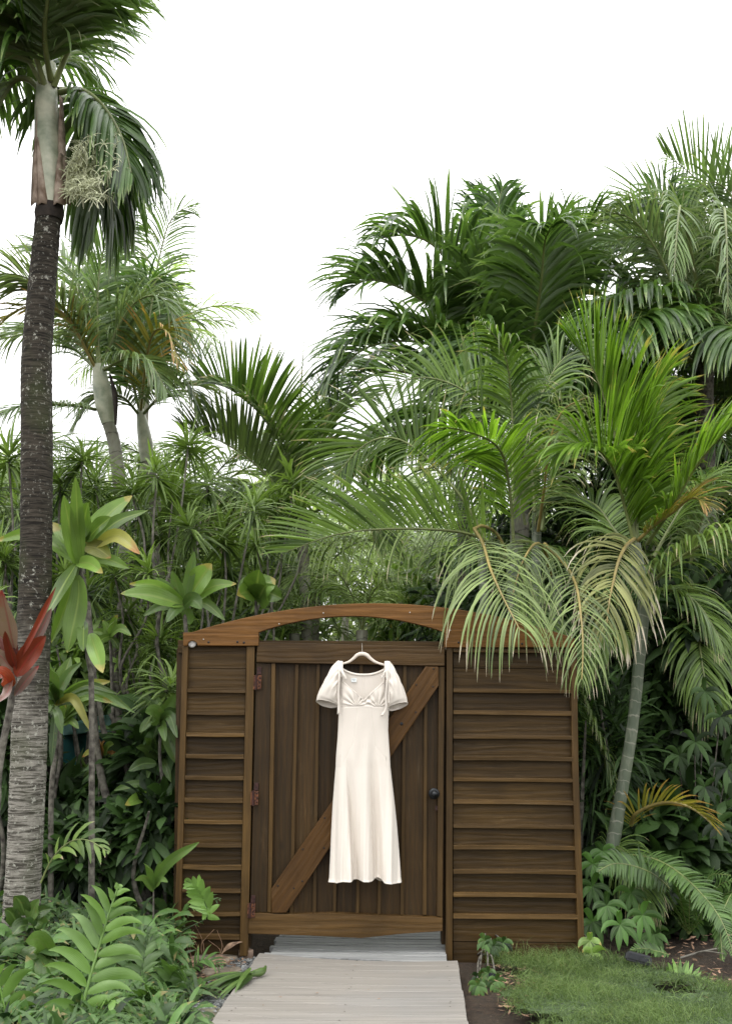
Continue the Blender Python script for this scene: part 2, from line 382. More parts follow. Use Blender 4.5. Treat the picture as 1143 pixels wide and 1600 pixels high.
# objects
M_['cloth'], t_, b_ = newmat('ivory_crepe')
b_.inputs['Base Color'].default_value = (.715, .66, .592, 1); b_.inputs['Roughness'].default_value = .55
b_.inputs['Sheen Weight'].default_value = .25; b_.inputs['Specular IOR Level'].default_value = .35
bump(t_, b_, noise(t_, 700, 3), .12, .0006)
b_.inputs['Subsurface Weight'].default_value = .0
tr_ = t_.nodes.new('ShaderNodeBsdfTranslucent'); tr_.inputs[0].default_value = (.86, .72, .58, 1)
ms_ = t_.nodes.new('ShaderNodeMixShader'); ms_.inputs[0].default_value = .07
t_.links.new(b_.outputs[0], ms_.inputs[1]); t_.links.new(tr_.outputs[0], ms_.inputs[2]); t_.links.new(ms_.outputs[0], t_.nodes['Material Output'].inputs[0])
M_['hanger'] = plain('pale_velvet', (.62, .54, .47), .8, 0, .06, 60, .05)
M_['wire'] = plain('steel_wire', (.45, .42, .38), .35, .9, .1)
M_['label'] = plain('white_label', (.72, .76, .76), .6, 0, .05)
M_['print'] = plain('grey_print', (.25, .28, .30), .6, 0, .05)
M_['rust'] = plain('rusty_steel', (.07, .022, .012), .8, .2, .7, 70, .6, col2=(.19, .07, .03))
M_['rust_dark'] = plain('dark_rust', (.035, .012, .009), .7, .3, .5, 60, .5)
M_['blackmetal'] = plain('black_metal', (.018, .02, .022), .38, .6, .3, 60, .1)
M_['blackplastic'] = plain('black_plastic', (.012, .014, .016), .45, 0, .2, 60, .1)
M_['white_cap'] = plain('white_cap', (.62, .60, .58), .6, 0, .15, 60, .2)
M_['teal_light'] = plain('pale_teal_paint', (.30, .56, .53), .6, 0, .1, 6, .1)
M_['teal'] = plain('dark_teal_paint', (.012, .12, .12), .6, 0, .2, 5, .1)
M_['rock'] = plain('grey_brown_rock', (.13, .105, .075), .9, 0, .5, 14, .8, col2=(.24, .20, .15))
M_['rock_pink'] = plain('tan_pink_rock', (.24, .17, .125), .85, 0, .3, 12, .6)
M_['paver'] = plain('mossy_paver', (.095, .085, .058), .9, 0, .45, 16, .7, col2=(.15, .14, .09))
M_['litter'] = plain('dry_litter', (.20, .12, .07), .85, 0, .5, 30, .4, col2=(.36, .22, .14))
M_['gravel'] = plain('blue_grey_gravel', (.11, .12, .12), .85, 0, .7, 25, .3, col2=(.27, .28, .275))

def boardmat(name, a, bb, c3):
    m, t, b = newmat(name)
    pos = node(t, 'ShaderNodeNewGeometry').outputs['Position']; oi = node(t, 'ShaderNodeObjectInfo').outputs['Random']
    st_ = noise(t, 1, 5, pos, .6, (.8, 45, 20)); big = noise(t, 1.7, 4, pos)
    c = mixc(t, ramp(t, st_, [(.35, 0), (.65, 1)]), a, bb)
    c = mixc(t, math_(t, 'MULTIPLY', ramp(t, big, [(.45, 0), (.7, 1)]), .6), c, c3)
    c = mixc(t, math_(t, 'MULTIPLY', ramp(t, noise(t, 1, 4, pos, .6, (1.2, 110, 20)), [(.38, 1), (.5, 0)]), .4), c, tuple(v * .45 for v in a))
    sp = ramp(t, noise(t, 25, 3, pos), [(.70, 0), (.74, .5)]); c = mixc(t, sp, c, (.12, .10, .08))
    hs = t.nodes.new('ShaderNodeHueSaturation'); t.links.new(c, hs.inputs['Color'])
    t.links.new(math_(t, 'ADD', .93, math_(t, 'MULTIPLY', oi, .10)), hs.inputs['Value'])
    t.links.new(hs.outputs[0], b.inputs['Base Color']); b.inputs['Roughness'].default_value = .62; b.inputs['Specular IOR Level'].default_value = .35
    bump(t, b, math_(t, 'ADD', st_, noise(t, 90, 2, pos)), .25, .002)
    return m
M_['deck'] = boardmat('warm_grey_deck_board', (.205, .19, .168), (.252, .235, .21), (.195, .193, .188))
M_['deck_old'] = boardmat('weathered_blue_grey_board', (.21, .215, .215), (.36, .365, .36), (.28, .285, .28))  # blue grey of old boards, lightened in colour against the door's shade
M_['deck_side'] = plain('reddish_board_edge', (.23, .10, .06), .8, 0, .4, 20, .3)

def soilmat():
    m, t, b = newmat('garden_soil')
    n = noise(t, 26, 6, None, .75); n2 = noise(t, 2.2, 4); n3 = noise(t, 80, 3)
    c = mixc(t, ramp(t, n, [(.35, 0), (.7, 1)]), (.018, .012, .008), (.075, .047, .028))
    c = mixc(t, ramp(t, n2, [(.45, 0), (.65, .6)]), c, (.045, .034, .02))
    c = mixc(t, ramp(t, n3, [(.66, 0), (.72, .8)]), c, (.22, .16, .10))
    t.links.new(c, b.inputs['Base Color']); b.inputs['Roughness'].default_value = .95
    bump(t, b, math_(t, 'ADD', n, math_(t, 'MULTIPLY', n3, .5)), 1.0, .03)
    return m
M_['soil'] = soilmat()
M_['lawn'] = plain('lawn_thatch', (.045, .075, .026), .95, 0, .5, 30, .8)

# ------------------------------------------------------------------ ground
def axis(lo, hi, a, b, fine, coarse):
    return np.array(sorted(set(np.round(np.concatenate([np.linspace(lo, a, coarse), np.arange(a, b, fine), np.linspace(b, hi, coarse)]), 4))))
def grid(name, xs, ys, zf, mat):
    X, Y = np.meshgrid(xs, ys); Z = zf(X, Y)
    idx = np.arange(X.size).reshape(X.shape)
    F = np.stack([idx[:-1, :-1], idx[:-1, 1:], idx[1:, 1:], idx[1:, :-1]], -1).reshape(-1, 4)
    g = Geo(); g.add(np.stack([X, Y, Z], -1), F); return g.build(name, mat)
def lump(X, Y, s=1.0, ph=0.0):
    return (np.sin(X * 2.3 * s + ph) * np.cos(Y * 1.9 * s + 1 + ph) + .5 * np.sin(X * 5.1 * s + Y * 4.3 * s + ph) + .3 * np.sin(X * 13 * s - Y * 11 * s)) * .5
def gz_(X, Y):
    z = .022 * lump(X, Y) - .03
    z = z + .05 * np.clip((-X - 1.3), 0, 1.2)
    z = z + .07 * np.clip((X - 1.75) / .5, 0, 1) * np.clip((Y - 4.7) / .4, 0, 1)
    return z
tag(grid('ground', axis(-90, 90, -5, 5, .07, 10), axis(-20, 200, 3, 9, .07, 12), gz_, M_['soil']), kind='structure')

# ------------------------------------------------------------------ boards
def slab(name, poly, y0, th, mat, parent, bev=.0025, world=False, jit=0.0):
    """a board: outline in the plane y = y0, thickness th going back"""
    bm = bmesh.new()
    pts = [(p if world else P(p[0] + random.uniform(-jit, jit), p[1] + random.uniform(-jit, jit), y0)) for p in poly]
    f = [bm.verts.new((p[0], y0, p[2])) for p in pts]; b = [bm.verts.new((p[0], y0 + th, p[2])) for p in pts]
    n = len(f); caps = [bm.faces.new(f), bm.faces.new(list(reversed(b)))]
    for i in range(n): bm.faces.new((f[i], b[i], b[(i + 1) % n], f[(i + 1) % n]))
    bmesh.ops.recalc_face_normals(bm, faces=bm.faces)
    if bev: bmesh.ops.bevel(bm, geom=[e for e in bm.edges], offset=bev, segments=2, affect='EDGES', profile=.6, clamp_overlap=True)
    me = bpy.data.meshes.new(name); bm.to_mesh(me); bm.free()
    me.materials.append(mat)
    if bev:
        for p in me.polygons: p.use_smooth = False
    return link(bpy.data.objects.new(name, me), parent)
def disc(name, c, r, mat, parent, depth=.004, n=10, dome=0.3):
    bm = bmesh.new(); rings = []
    for rr, dy in ((r, 0), (r, -depth * .6), (r * .72, -depth), (r * .3, -depth * (1 + dome))):
        rings.append([bm.verts.new((c[0] + rr * math.cos(a), c[1] + dy, c[2] + rr * math.sin(a))) for a in np.linspace(0, 2 * math.pi, n, endpoint=False)])
    for A, B in zip(rings[:-1], rings[1:]):
        for i in range(n): bm.faces.new((A[i], A[(i + 1) % n], B[(i + 1) % n], B[i]))
    bm.faces.new(rings[-1]); bmesh.ops.recalc_face_normals(bm, faces=bm.faces)
    me = bpy.data.meshes.new(name); bm.to_mesh(me); bm.free(); me.materials.append(mat)
    for p in me.polygons: p.use_smooth = True
    return link(bpy.data.objects.new(name, me), parent)

GY = 5.5
gate = thing('garden_gate', P(560, 1500, GY), 'brown stained timber garden gate with arched header, Z-braced door and slatted side panels', 'gate')
def lerp(a, b, t): return a + (b - a) * t

def side_panel(left, right, ys, crack_ys, y_top, y_bot, planks_y0, slope=0.0):
    """left/right: functions of picture row giving the inner edges of the panel"""
    pan = slab('side_panel', [(left(y_top) - 4, y_top), (right(y_top) + 4, y_top), (right(y_bot) + 4, y_bot), (left(y_bot) - 4, y_bot)], planks_y0 + .024, .012, M_['wood_x'], gate, 0)
    ed = [y_top] + sorted(ys + crack_ys) + [y_bot]
    for a, b in zip(ed[:-1], ed[1:]):
        g = .55
        off = random.uniform(-.002, .003)
        slab('plank', [(left(a) + .3, a + g), (right(a) - .3, a + g + slope), (right(b) - .3, b - g + slope), (left(b) + .3, b - g)], planks_y0 + off, .02, M_['wood_x'], pan, .0015, jit=.25)
    for y in ys:
        h = random.uniform(5.6, 7.2); bow = random.uniform(-.5, 1.6); xm = (left(y) + right(y)) / 2
        j = lambda: random.uniform(-.5, .5)
        slab('ledge', [(left(y) + .6, y - h / 2 + j()), (xm, y - h / 2 + bow + j()), (right(y) - .6, y - h / 2 + slope + j()), (right(y) - .6, y + h / 2 + slope + j()), (xm, y + h / 2 + bow + j()), (left(y) + .6, y + h / 2 + j())],
             planks_y0 - .03 + random.uniform(-.002, .002), .031, M_['wood_trim_x'], pan, .002)
    return pan
# left panel
LL = lambda y: lerp(294, 282, (y - 1010) / 454.0); LR = lambda y: lerp(385.5, 375, (y - 1010) / 454.0)
lp = side_panel(LL, LR, [1079, 1113, 1147.4, 1181.6, 1215, 1250, 1284, 1320.4, 1354.6, 1391.6, 1428, 1464], [1044], 1011, 1500, 5.515, 1)
slab('stile', [(285, 1010), (294, 1010), (281, 1500), (271.5, 1500)], 5.485, .055, M_['wood_trim_z'], lp, .003)
slab('stile', [(385.5, 1010), (398, 1010), (387, 1494), (374, 1494)], 5.482, .06, M_['wood_trim_z'], lp, .003)
# right panel
RL = lambda y: 707.0; RR = lambda y: lerp(892.6, 904, (y - 1079) / 392.0)
rp_ = side_panel(RL, RR, [1079, 1113, 1151, 1184.5, 1218, 1253, 1290.6, 1324, 1362, 1398, 1431.6], [1044, 1471], 1019, 1512, 5.515, 2)
slab('stile', [(697.5, 1012), (706.5, 1012), (706.5, 1501), (696, 1501)], 5.480, .06, M_['wood_trim_z'], rp_, .003)
slab('stile', [(891, 1012), (900.5, 1012), (903, 1190), (913.5, 1503), (903.5, 1503), (893, 1190)], 5.484, .055, M_['wood_trim_z'], rp_, .003)
slab('top_trim', [(707.5, 1012.5), (890.5, 1014.5), (890.5, 1020.5), (707.5, 1019)], 5.485, .05, M_['wood_trim_x'], rp_, .002)
# arched header
def topc(x): return 942.5 + .00056 * (x - 584) ** 2
def notch(cx, cy, r): return [(cx + r * math.cos(a), cy - r * math.sin(a)) for a in np.linspace(math.pi, 0, 9)]
poly = [(286, 1009)] + [(286, topc(286) - 4)] + [(x, topc(x)) for x in np.linspace(300, 884, 30)] + [(897, topc(897))] + [(897, 1011.5), (694, 1011.5), (694, 989)]
inner = [(694 - 290 * t, 962.8 + 25 * abs(2 * t - 1) ** 2.0 * 1.0) for t in np.linspace(.03, .97, 20)]
poly += inner + [(404, 988), (404, 1009)] + [(p[0], p[1]) for p in reversed(notch(300.5, 1009, 8))]
header = slab('arched_header', poly, 5.468, .045, M_['wood_head'], gate, .0035)
disc('white_cap', P(300.5, 1005.5, 5.492), M(6.6, 5.4), M_['white_cap'], header, .006)
for x, y in ((326, 1003.5), (371, 1003), (381, 1004), (744, 1005), (815, 1006), (716, 1004)):
    disc('bolt', P(x, y, 5.4675), M(1.7, 5.4), M_['blackmetal'], header, .002)
for x, y in ((318, 999), (436, 975), (505, 958), (640, 957), (703, 985)):
    disc('bolt', P(x, y, 5.4675), M(1.1, 5.4), M_['wire'], header, .002)
slab('header_backing', [(278, 1000), (897, 1003), (897, 1022), (278, 1020)], 5.5365, .02, M_['wood_x'], gate, .002)  # added backing strip, stops light showing through the seam under the header
# posts behind
slab('post', [(388.5, 1013), (400, 1013), (391.5, 1480), (379, 1480)], 5.56, .08, M_['wood_z'], gate, .004)
slab('post', [(690, 1013), (699, 1013), (698, 1476), (689, 1476)], 5.56, .08, M_['wood_z'], gate, .004)
slab('post', [(276, 1013), (289, 1013), (283, 1500), (270, 1500)], 5.56, .08, M_['wood_z'], gate, .004)
# the door
door = slab('door', [(402, 1008), (692, 1014), (688, 1448), (391, 1448)], 5.546, .012, M_['wood_z'], gate, 0)
tops = [430, 463.6, 497.4, 531.6, 563.8, 598, 632.2, 665, 684.8]
bots = [423, 454.8, 491, 522, 558, 591.6, 627.8, 662.8, 682]
for i in range(8):
    slab('plank', [(tops[i] + .6, 1034), (tops[i + 1] - .6, 1036), (bots[i + 1] - .6, 1432), (bots[i] + .6, 1430)], 5.520 + random.uniform(-.003, .003), .018, M_['wood_z'], door, .0015)
for i in range(1, 8):
    slab('batten', [(tops[i] - 2.6, 1037.5), (tops[i] + 2.6, 1037.5), (bots[i] + 2.6, 1430), (bots[i] - 2.6, 1430)], 5.499, .022, M_['wood_trim_z'], door, .0018, jit=.3)
slab('rail', [(402, 1003), (694, 1011), (694, 1040.5), (400.5, 1035)], 5.476, .05, M_['wood_rail'], door, .003)
slab('rail', [(388.5, 1426.5), (460, 1428.5), (520, 1427), (691, 1434.5), (691, 1455), (625, 1459.5), (564, 1466), (480, 1462), (388, 1459)], 5.474, .05, M_['wood_rail'], door, .003)
slab('stile', [(400.8, 1036), (423.5, 1036.5), (417, 1425.5), (391, 1425.5)], 5.492, .045, M_['wood_z'], door, .002)
slab('trim_strip', [(424, 1036.5), (430.3, 1036.5), (423.6, 1425.8), (417.6, 1425.8)], 5.486, .045, M_['wood_trim_z'], door, .002)
slab('stile', [(685, 1042), (694, 1042), (691, 1433), (682.2, 1432)], 5.488, .045, M_['wood_trim_z'], door, .002)
slab('brace', [(664.4, 1041.5), (684.3, 1042), (684.8, 1071), (447, 1426), (424.5, 1426.5), (423.8, 1389)], 5.470, .027, M_['wood_d'], door, .0028)
for x, y in ((677, 1045), (676, 1073), (650, 1070), (649, 1113), (459, 1388), (434, 1384), (507, 1278), (506, 1325), (473, 1327), (472, 1377), (627, 1131)):
    disc('screw', P(x, y, 5.4695), M(1.3 if y != 1131 else 2.6, 5.4), M_['blackmetal'], door, .0015)
for x, y in ((401, 1045), (396.5, 1226), (391.5, 1402)):
    hg = slab('hinge', [(x - 4.5, y + 10), (x + 7.5, y + 10), (x + 6.5, y + 32), (x - 5.5, y + 32)], 5.470, .006, M_['rust'], door, .0012)
    g = Geo(); q = 5.468
    tube(g, [P(x - .5, y + 9, q), P(x - 1.3, y + 33, q)], [M(1.7, 5.4)] * 2, 4, 8); g.build('pin', M_['rust_dark'], hg)
    slab('plate', [(x + .5, y - 3), (x + 7.5, y - 3), (x + 7, y + 9), (x, y + 9)], 5.484, .005, M_['rust_dark'], hg, .001)
    for k in range(3): disc('screw', P(x + 4.2 + (k % 2) * 1.2, y + 14 + 6.5 * k, 5.4695), M(1.2, 5.4), M_['rust_dark'], hg, .002)
kb = P(677.5, 1240, 5.484)
knob = disc('knob', kb + np.array([0, -.028, 0]), M(5.4, 5.4), M_['blackmetal'], door, .016, 20, .35)
disc('rose', kb, M(8.4, 5.4), M_['blackmetal'], knob, .009, 20, .2)
g = Geo(); tube(g, [kb + np.array([0, -.006, 0]), kb + np.array([0, -.03, 0])], [M(3, 5.4)] * 2, 4, 12, hint=(0, 0, 1)); g.build('spindle', M_['blackmetal'], knob)
slab('latch_plate', [(679.5, 1259), (683, 1259), (683, 1266), (679.5, 1266)], 5.4855, .006, M_['rust_dark'], door, .0005)

# ------------------------------------------------------------------ boardwalk
walk = thing('boardwalk', GR(560, 1560), 'pale grey boardwalk of narrow boards leading up to the gate', 'walkway')
def deckboard(pl, pr, ql, qr, z, th, mat, parent, bow):
    """pl,pr far edge ends; ql,qr near edge ends on plan; bowed across"""
    n = 9; t = np.linspace(0, 1, n)[:, None]
    far = pl + (pr - pl) * t; near = ql + (qr - ql) * t
    b = -bow * 4 * t[:, 0] * (1 - t[:, 0])
    far = far.copy(); near = near.copy(); far[:, 1] += b; near[:, 1] += b
    sec = []
    e = .0012
    for A, dy, dz in ((near, 0, -th), (near, 0, -e), (near, e, 0), (far, -e, 0), (far, 0, -e), (far, 0, -th)):
        q = A.copy(); q[:, 1] += dy; q[:, 2] = z + dz; sec.append(q)
    V = np.stack(sec, 1); m = 6
    idx = np.arange(n * m).reshape(n, m); j = np.roll(idx, -1, 1)
    F = np.stack([idx[:-1], j[:-1], j[1:], idx[1:]], -1).reshape(-1, 4)
    g = Geo(); g.add(V.reshape(-1, 3), F)
    for k in (0, n - 1):
        q = V[k]; g.add(q[[0, 1, 2, 3]], [[0, 1, 2, 3]]); g.add(q[[0, 3, 4, 5]], [[0, 1, 2, 3]])
    return g.build('board', mat, parent, False)
ZB = .045
fl, fr = GR(405, 1489, ZB), GR(714, 1501, ZB); nl, nr = GR(329, 1600, ZB), GR(730, 1601, ZB)
fl = np.array([fl[0], fl[1], 0]); fr = np.array([fr[0], fr[1], 0]); nl = np.array([nl[0], nl[1] + .06, 0]); nr = np.array([nr[0], nr[1] - .06, 0])
ext = 1.55                                    # the walk runs on towards the viewer, out of the frame
t = 0.0; k = 0
depth = fl[1] - nl[1]
while t < ext:
    wd = random.choice([.085, .10, .12, .135]) / depth
    g_ = .0038 / depth; zj = ZB + random.uniform(-.0004, .0004)
    xl = random.uniform(-.0025, .0025); xr = random.uniform(-.0025, .0025)
    a, b_2 = fl + (nl - fl) * t, fr + (nr - fr) * t; c, d = fl + (nl - fl) * (t + wd), fr + (nr - fr) * (t + wd)
    a = a + [xl, 0, 0]; c = c + [xl, g_ * depth, 0]; b_2 = b_2 + [xr, 0, 0]; d = d + [xr, g_ * depth, 0]
    deckboard(a, b_2, c, d, zj, .024, M_['deck'], walk, .075)
    t += wd; k += 1
# edge beam on the right
g = Geo(); e0 = fr + [-.012, -.02, 0]; e1 = fr + (nr - fr) * 1.5 + [-.012, 0, 0]
for a_, b_2 in ((e0, e1),):
    q = [np.array([a_[0] + sx * .012, a_[1], zz]) for sx, zz in ((-1, -.05), (1, -.05), (1, ZB - .026), (-1, ZB - .026))]
    q2 = [np.array([b_2[0] + sx * .012, b_2[1], zz]) for sx, zz in ((-1, -.05), (1, -.05), (1, ZB - .026), (-1, ZB - .026))]
    g.add(np.array(q + q2), [[0, 1, 2, 3], [4, 7, 6, 5], [0, 4, 5, 1], [1, 5, 6, 2], [2, 6, 7, 3], [3, 7, 4, 0]])
g.build('edge_beam', M_['deck_side'], walk, False)
rs_ = random.Random(4); g = Geo()
for q in range(26):                                   # countersunk screw heads, a few still showing
    tt = rs_.random() * 1.1; sx = rs_.choice((.06, .5, .94)) + rs_.uniform(-.01, .01)
    a = fl + (nl - fl) * tt; b_2 = fr + (nr - fr) * tt; c = a + (b_2 - a) * sx; c[1] -= .075 * 4 * sx * (1 - sx); r_ = .0035
    an = np.linspace(0, 2 * np.pi, 8, endpoint=False); ring = np.stack([c[0] + r_ * np.cos(an), c[1] + r_ * np.sin(an), np.full(8, ZB + .0016)], 1)
    g.add(ring, [[0, 1, 2, 3], [0, 3, 4, 7], [4, 5, 6, 7]])
tag(g.build('screws', M_['rust_dark'], walk, False), kind='stuff')
# older weathered section under and behind the door
old = thing('weathered_boardwalk', GR(560, 1475), 'older blue grey boards passing under the gate door', 'walkway')
ol, orr = GR(418, 1487, .035), GR(696, 1499, .035); bl_, br_ = GR(452, 1440, .035), GR(694, 1440, .035)
ol[1] = fl[1] + .01; orr[1] = fr[1] + .01
n_b = 15
for i in range(n_b):
    t0_, t1_ = i / n_b, (i + 1) / n_b
    a, b_2 = ol + (bl_ - ol) * t1_, orr + (br_ - orr) * t1_; c, d = ol + (bl_ - ol) * t0_, orr + (br_ - orr) * t0_
    jl = random.uniform(-.02, .02)
    a = a + [jl, -.012, 0]; c = c + [jl, 0, 0]; b_2 = b_2 + [0, -.012, 0]
    deckboard(a, b_2, c, d, .034 + random.uniform(-.003, .002), .022, M_['deck_old'], old, .012)

# ------------------------------------------------------------------ dress on its hanger
DY = 5.405
def DP(x, y, off=0.0): 
    p = P(x, y, DY); return np.array([p[0], DY + off, p[2]])
Yk = [1034, 1060, 1100, 1115, 1140, 1152, 1180, 1199, 1220, 1260, 1300, 1340, 1370, 1379]
Lk = [527.5, 528.3, 529.2, 529, 528, 527.3, 525, 524.3, 522.5, 519.4, 517.3, 515.7, 514.2, 512.6]
Rk = [608.5, 606.5, 607, 606.8, 606, 606.6, 608.6, 609.6, 612, 616.7, 620.6, 623.8, 625.8, 627.3]
Dk = [.018, .03, .038, .036, .034, .034, .036, .038, .042, .048, .056, .066, .074, .076]
def sstep(a, b, x): t = np.clip((x - a) / (b - a), 0, 1); return t * t * (3 - 2 * t)
def sheet(front):
    nu, nv = 261, 330
    u = np.sin(np.linspace(-1, 1, nu) * math.pi / 2) * .35 + np.linspace(-1, 1, nu) * .65
    au = abs(u)
    if front:
        top = 1095 - 36 * au ** .92; top = np.where(au > .82, lerp(top, 1035.5, sstep(.82, .9, au)), top)
        hem = 1373.5 + 4.2 * sstep(-.62, -.80, u) - 1.8 * np.exp(-((u - .34) / .09) ** 2) * 2.2 + 3.8 * sstep(.45, .55, u) + .8 * np.sin(u * 9)
    else:
        top = 1053.5 - 14 * au ** 2.4; top = np.where(au > .84, lerp(top, 1035.5, sstep(.84, .92, au)), top)
        hem = 1376 + 2.5 * np.cos(u * 14) + 0 * u
        hem = np.where(au > .95, 1377, hem)
    v = np.linspace(0, 1, nv)
    Yp = top[None, :] + (hem - top)[None, :] * v[:, None]
    U = np.broadcast_to(u[None, :], Yp.shape)
    L = np.interp(Yp, Yk, Lk); Rr = np.interp(Yp, Yk, Rk); D = np.interp(Yp, Yk, Dk)
    X = (L + Rr) / 2 + U * (Rr - L) / 2
    body = np.clip(1 - np.abs(U) ** 2.6, 0, 1) ** .5
    off = D * body * (-1 if front else .55)
    k = sstep(1185, 1374, Yp)                     # folds deepen towards the hem
    if front:
        g1 = np.where(X < 552 - (1374 - Yp) * .055, np.exp(-((X - (552 - (1374 - Yp) * .055)) / 1.1) ** 2 / 2), np.exp(-np.abs((X - (552 - (1374 - Yp) * .055)) / 10.5) ** 3.2))
        off += .062 * k ** .7 * g1
        cx2 = 590 - (1374 - Yp) * .035
        g2 = np.exp(-(np.abs(X - cx2) / 7.0) ** 4.0)
        off += .050 * k ** .7 * g2 + .018 * sstep(1110, 1220, Yp) * np.exp(-((X - 583) / 7) ** 2)
        off -= .020 * k * np.exp(-((X - (545 - (1374 - Yp) * .055)) / 5) ** 2) + .012 * k * np.exp(-((X - (578 - (1374 - Yp) * .03)) / 4) ** 2) + .014 * k * np.exp(-((X - (602 - (1374 - Yp) * .03)) / 5) ** 2)
        off -= .014 * k * np.exp(-((X - 567) / 9) ** 2) + .016 * k * np.exp(-((X - 611) / 8) ** 2) + .012 * k * np.exp(-((X - 533) / 9) ** 2)
        off += .006 * sstep(1150, 1200, Yp) * np.sin((X - 520) * .33 + .6) * (.4 + k)
        off += .002 * k * np.sin(X * .9 + Yp * .02)
        # bust shaping and gathers
        for (bx, by) in ((550, 1082), (588, 1083)):
            off -= .011 * np.exp(-((X - bx) / 13) ** 2 - ((Yp - by) / 14) ** 2)
        for (bx, by, sg) in ((557, 1104, -1), (590, 1106, 1)):
            ang = np.arctan2(X - bx, by - Yp + 1e-6); r = np.hypot(X - bx, Yp - by)
            off += .0026 * np.sin(ang * 15 + 1.0 * sg) * np.exp(-((r - 14) / 15) ** 2) * (Yp < by) * np.clip((by - Yp) / 3, 0, 1)
        seam = 1103 + 2.2 * np.abs(U)
        off += .0022 * np.exp(-((Yp - seam) / .8) ** 2) * (np.abs(U) < .95)
        # princess seams in the waist and little centre tucks
        for (x0, y0, x1, y1) in ((559, 1104, 552, 1160), (552, 1160, 534, 1197), (578, 1104, 586, 1165), (586, 1165, 606, 1190), (525, 1199, 533, 1198)):
            tt = np.clip(((X - x0) * (x1 - x0) + (Yp - y0) * (y1 - y0)) / ((x1 - x0) ** 2 + (y1 - y0) ** 2), 0, 1)
            dd = np.hypot(X - (x0 + tt * (x1 - x0)), Yp - (y0 + tt * (y1 - y0)))
            off += .0010 * np.exp(-(dd / .8) ** 2)
        for xx in (562, 567, 572, 576): off += .0014 * np.exp(-((X - xx) / .8) ** 2) * np.exp(-((Yp - 1169) / 6) ** 2)
        off += .0012 * np.sin(X * .21 + Yp * .045) * sstep(1110, 1130, Yp) * (1 - k)
        # rolled hem
        off -= .004 * np.exp(-((Yp - (hem[None, :] - .6)) / 1.2) ** 2)
    else:
        off += .008 * k * np.sin(U * 11 + 1) - .002 * np.exp(-((X - 567) / .8) ** 2)
    Pm = CAM[None, None, :] + np.zeros(Yp.shape + (3,))
    dx = (X - 571.5) / FPX; dy = (800 - Yp) / FPX
    dY = ct - dy * st; sca = DY / dY
    Pm = np.stack([dx * sca, DY + off, CAM[2] + (dy * ct + st) * sca], -1)
    idx = np.arange(nu * nv).reshape(nv, nu)
    F = np.stack([idx[:-1, :-1], idx[1:, :-1], idx[1:, 1:], idx[:-1, 1:]], -1).reshape(-1, 4)
    return Pm, F, u, top
dress = thing('dress', DP(568, 1379), 'ivory puff-sleeved midi dress hanging flat against the gate door', 'dress')
g = Geo(); Pf, Ff, uf, topf = sheet(True); g.add(Pf.reshape(-1, 3), Ff); Pb, Fb, ub, topb = sheet(False); g.add(Pb.reshape(-1, 3), Fb[:, ::-1])
body_ = g.build('gown', M_['cloth'], dress)
md = body_.modifiers.new('w', 'WELD'); md.merge_threshold = .0012
md = body_.modifiers.new('s', 'SOLIDIFY'); md.thickness = .0012; md.offset = 0
# bindings along both necklines
for nm, PP, th in (('neck_binding', Pf, .0028), ('neck_binding', Pb, .0062)):
    e = PP[0][10:-10:6]; e = e + np.array([0, -.001, -th * .4]); g = Geo(); tube(g, list(e), [th] * 2, 120, 8, flat=.45, hint=(0, -1, 0)); g.build(nm, M_['cloth'], dress)
# shoulder straps
for xs in ((531.5, 531.2, 531.0), (605.0, 604.6, 603.6)):
    g = Geo(); C_ = [DP(xs[0], 1058, -.034), DP(xs[0], 1044, -.028), DP(xs[1] , 1034.2, -.008), DP(xs[1], 1036, .006), DP(xs[2], 1044, .012)]
    tube(g, C_, [M(4.6, 5.3)] * 2, 24, 10, flat=.22, hint=(0, -1, 0)); g.build('strap', M_['cloth'], dress)
# ribbon tails and knots
def ribbon(pts, wpx, name='ribbon_tail'):
    g = Geo(); C, L = catmull([DP(*p) for p in pts], 26); T, N, S = frames(C, (0, -1, .05))
    wd = M(wpx, 5.3) / 2; tw = np.sin(np.linspace(0, 4, 26))[:, None] * .5
    A = nz(S + N * tw) * wd
    V = np.stack([C - A, C, C + A], 1); idx = np.arange(78).reshape(26, 3)
    F = np.stack([idx[:-1, :-1], idx[:-1, 1:], idx[1:, 1:], idx[1:, :-1]], -1).reshape(-1, 4)
    g.add(V.reshape(-1, 3), F); o = g.build(name, M_['cloth'], dress); m_ = o.modifiers.new('s', 'SOLIDIFY'); m_.thickness = .001
ribbon([(530.5, 1044, -.042), (530.3, 1062, -.05), (529.2, 1085, -.047), (529.4, 1102, -.045), (528.4, 1116, -.044)], 3.4)
ribbon([(533, 1046, -.042), (537, 1054, -.048), (540, 1062, -.046)], 4.6, 'bow_end')
ribbon([(603.6, 1046, -.042), (604.4, 1064, -.05), (602.4, 1086, -.05), (602.6, 1104, -.047), (600, 1112, -.045), (595, 1118, -.045)], 3.6)
ribbon([(606.4, 1048, -.04), (607.4, 1066, -.044), (606.8, 1086, -.044), (606.4, 1100, -.042)], 2.6)
ribbon([(602, 1048, -.042), (599, 1055, -.047), (595.5, 1059, -.045)], 4.2, 'bow_end')
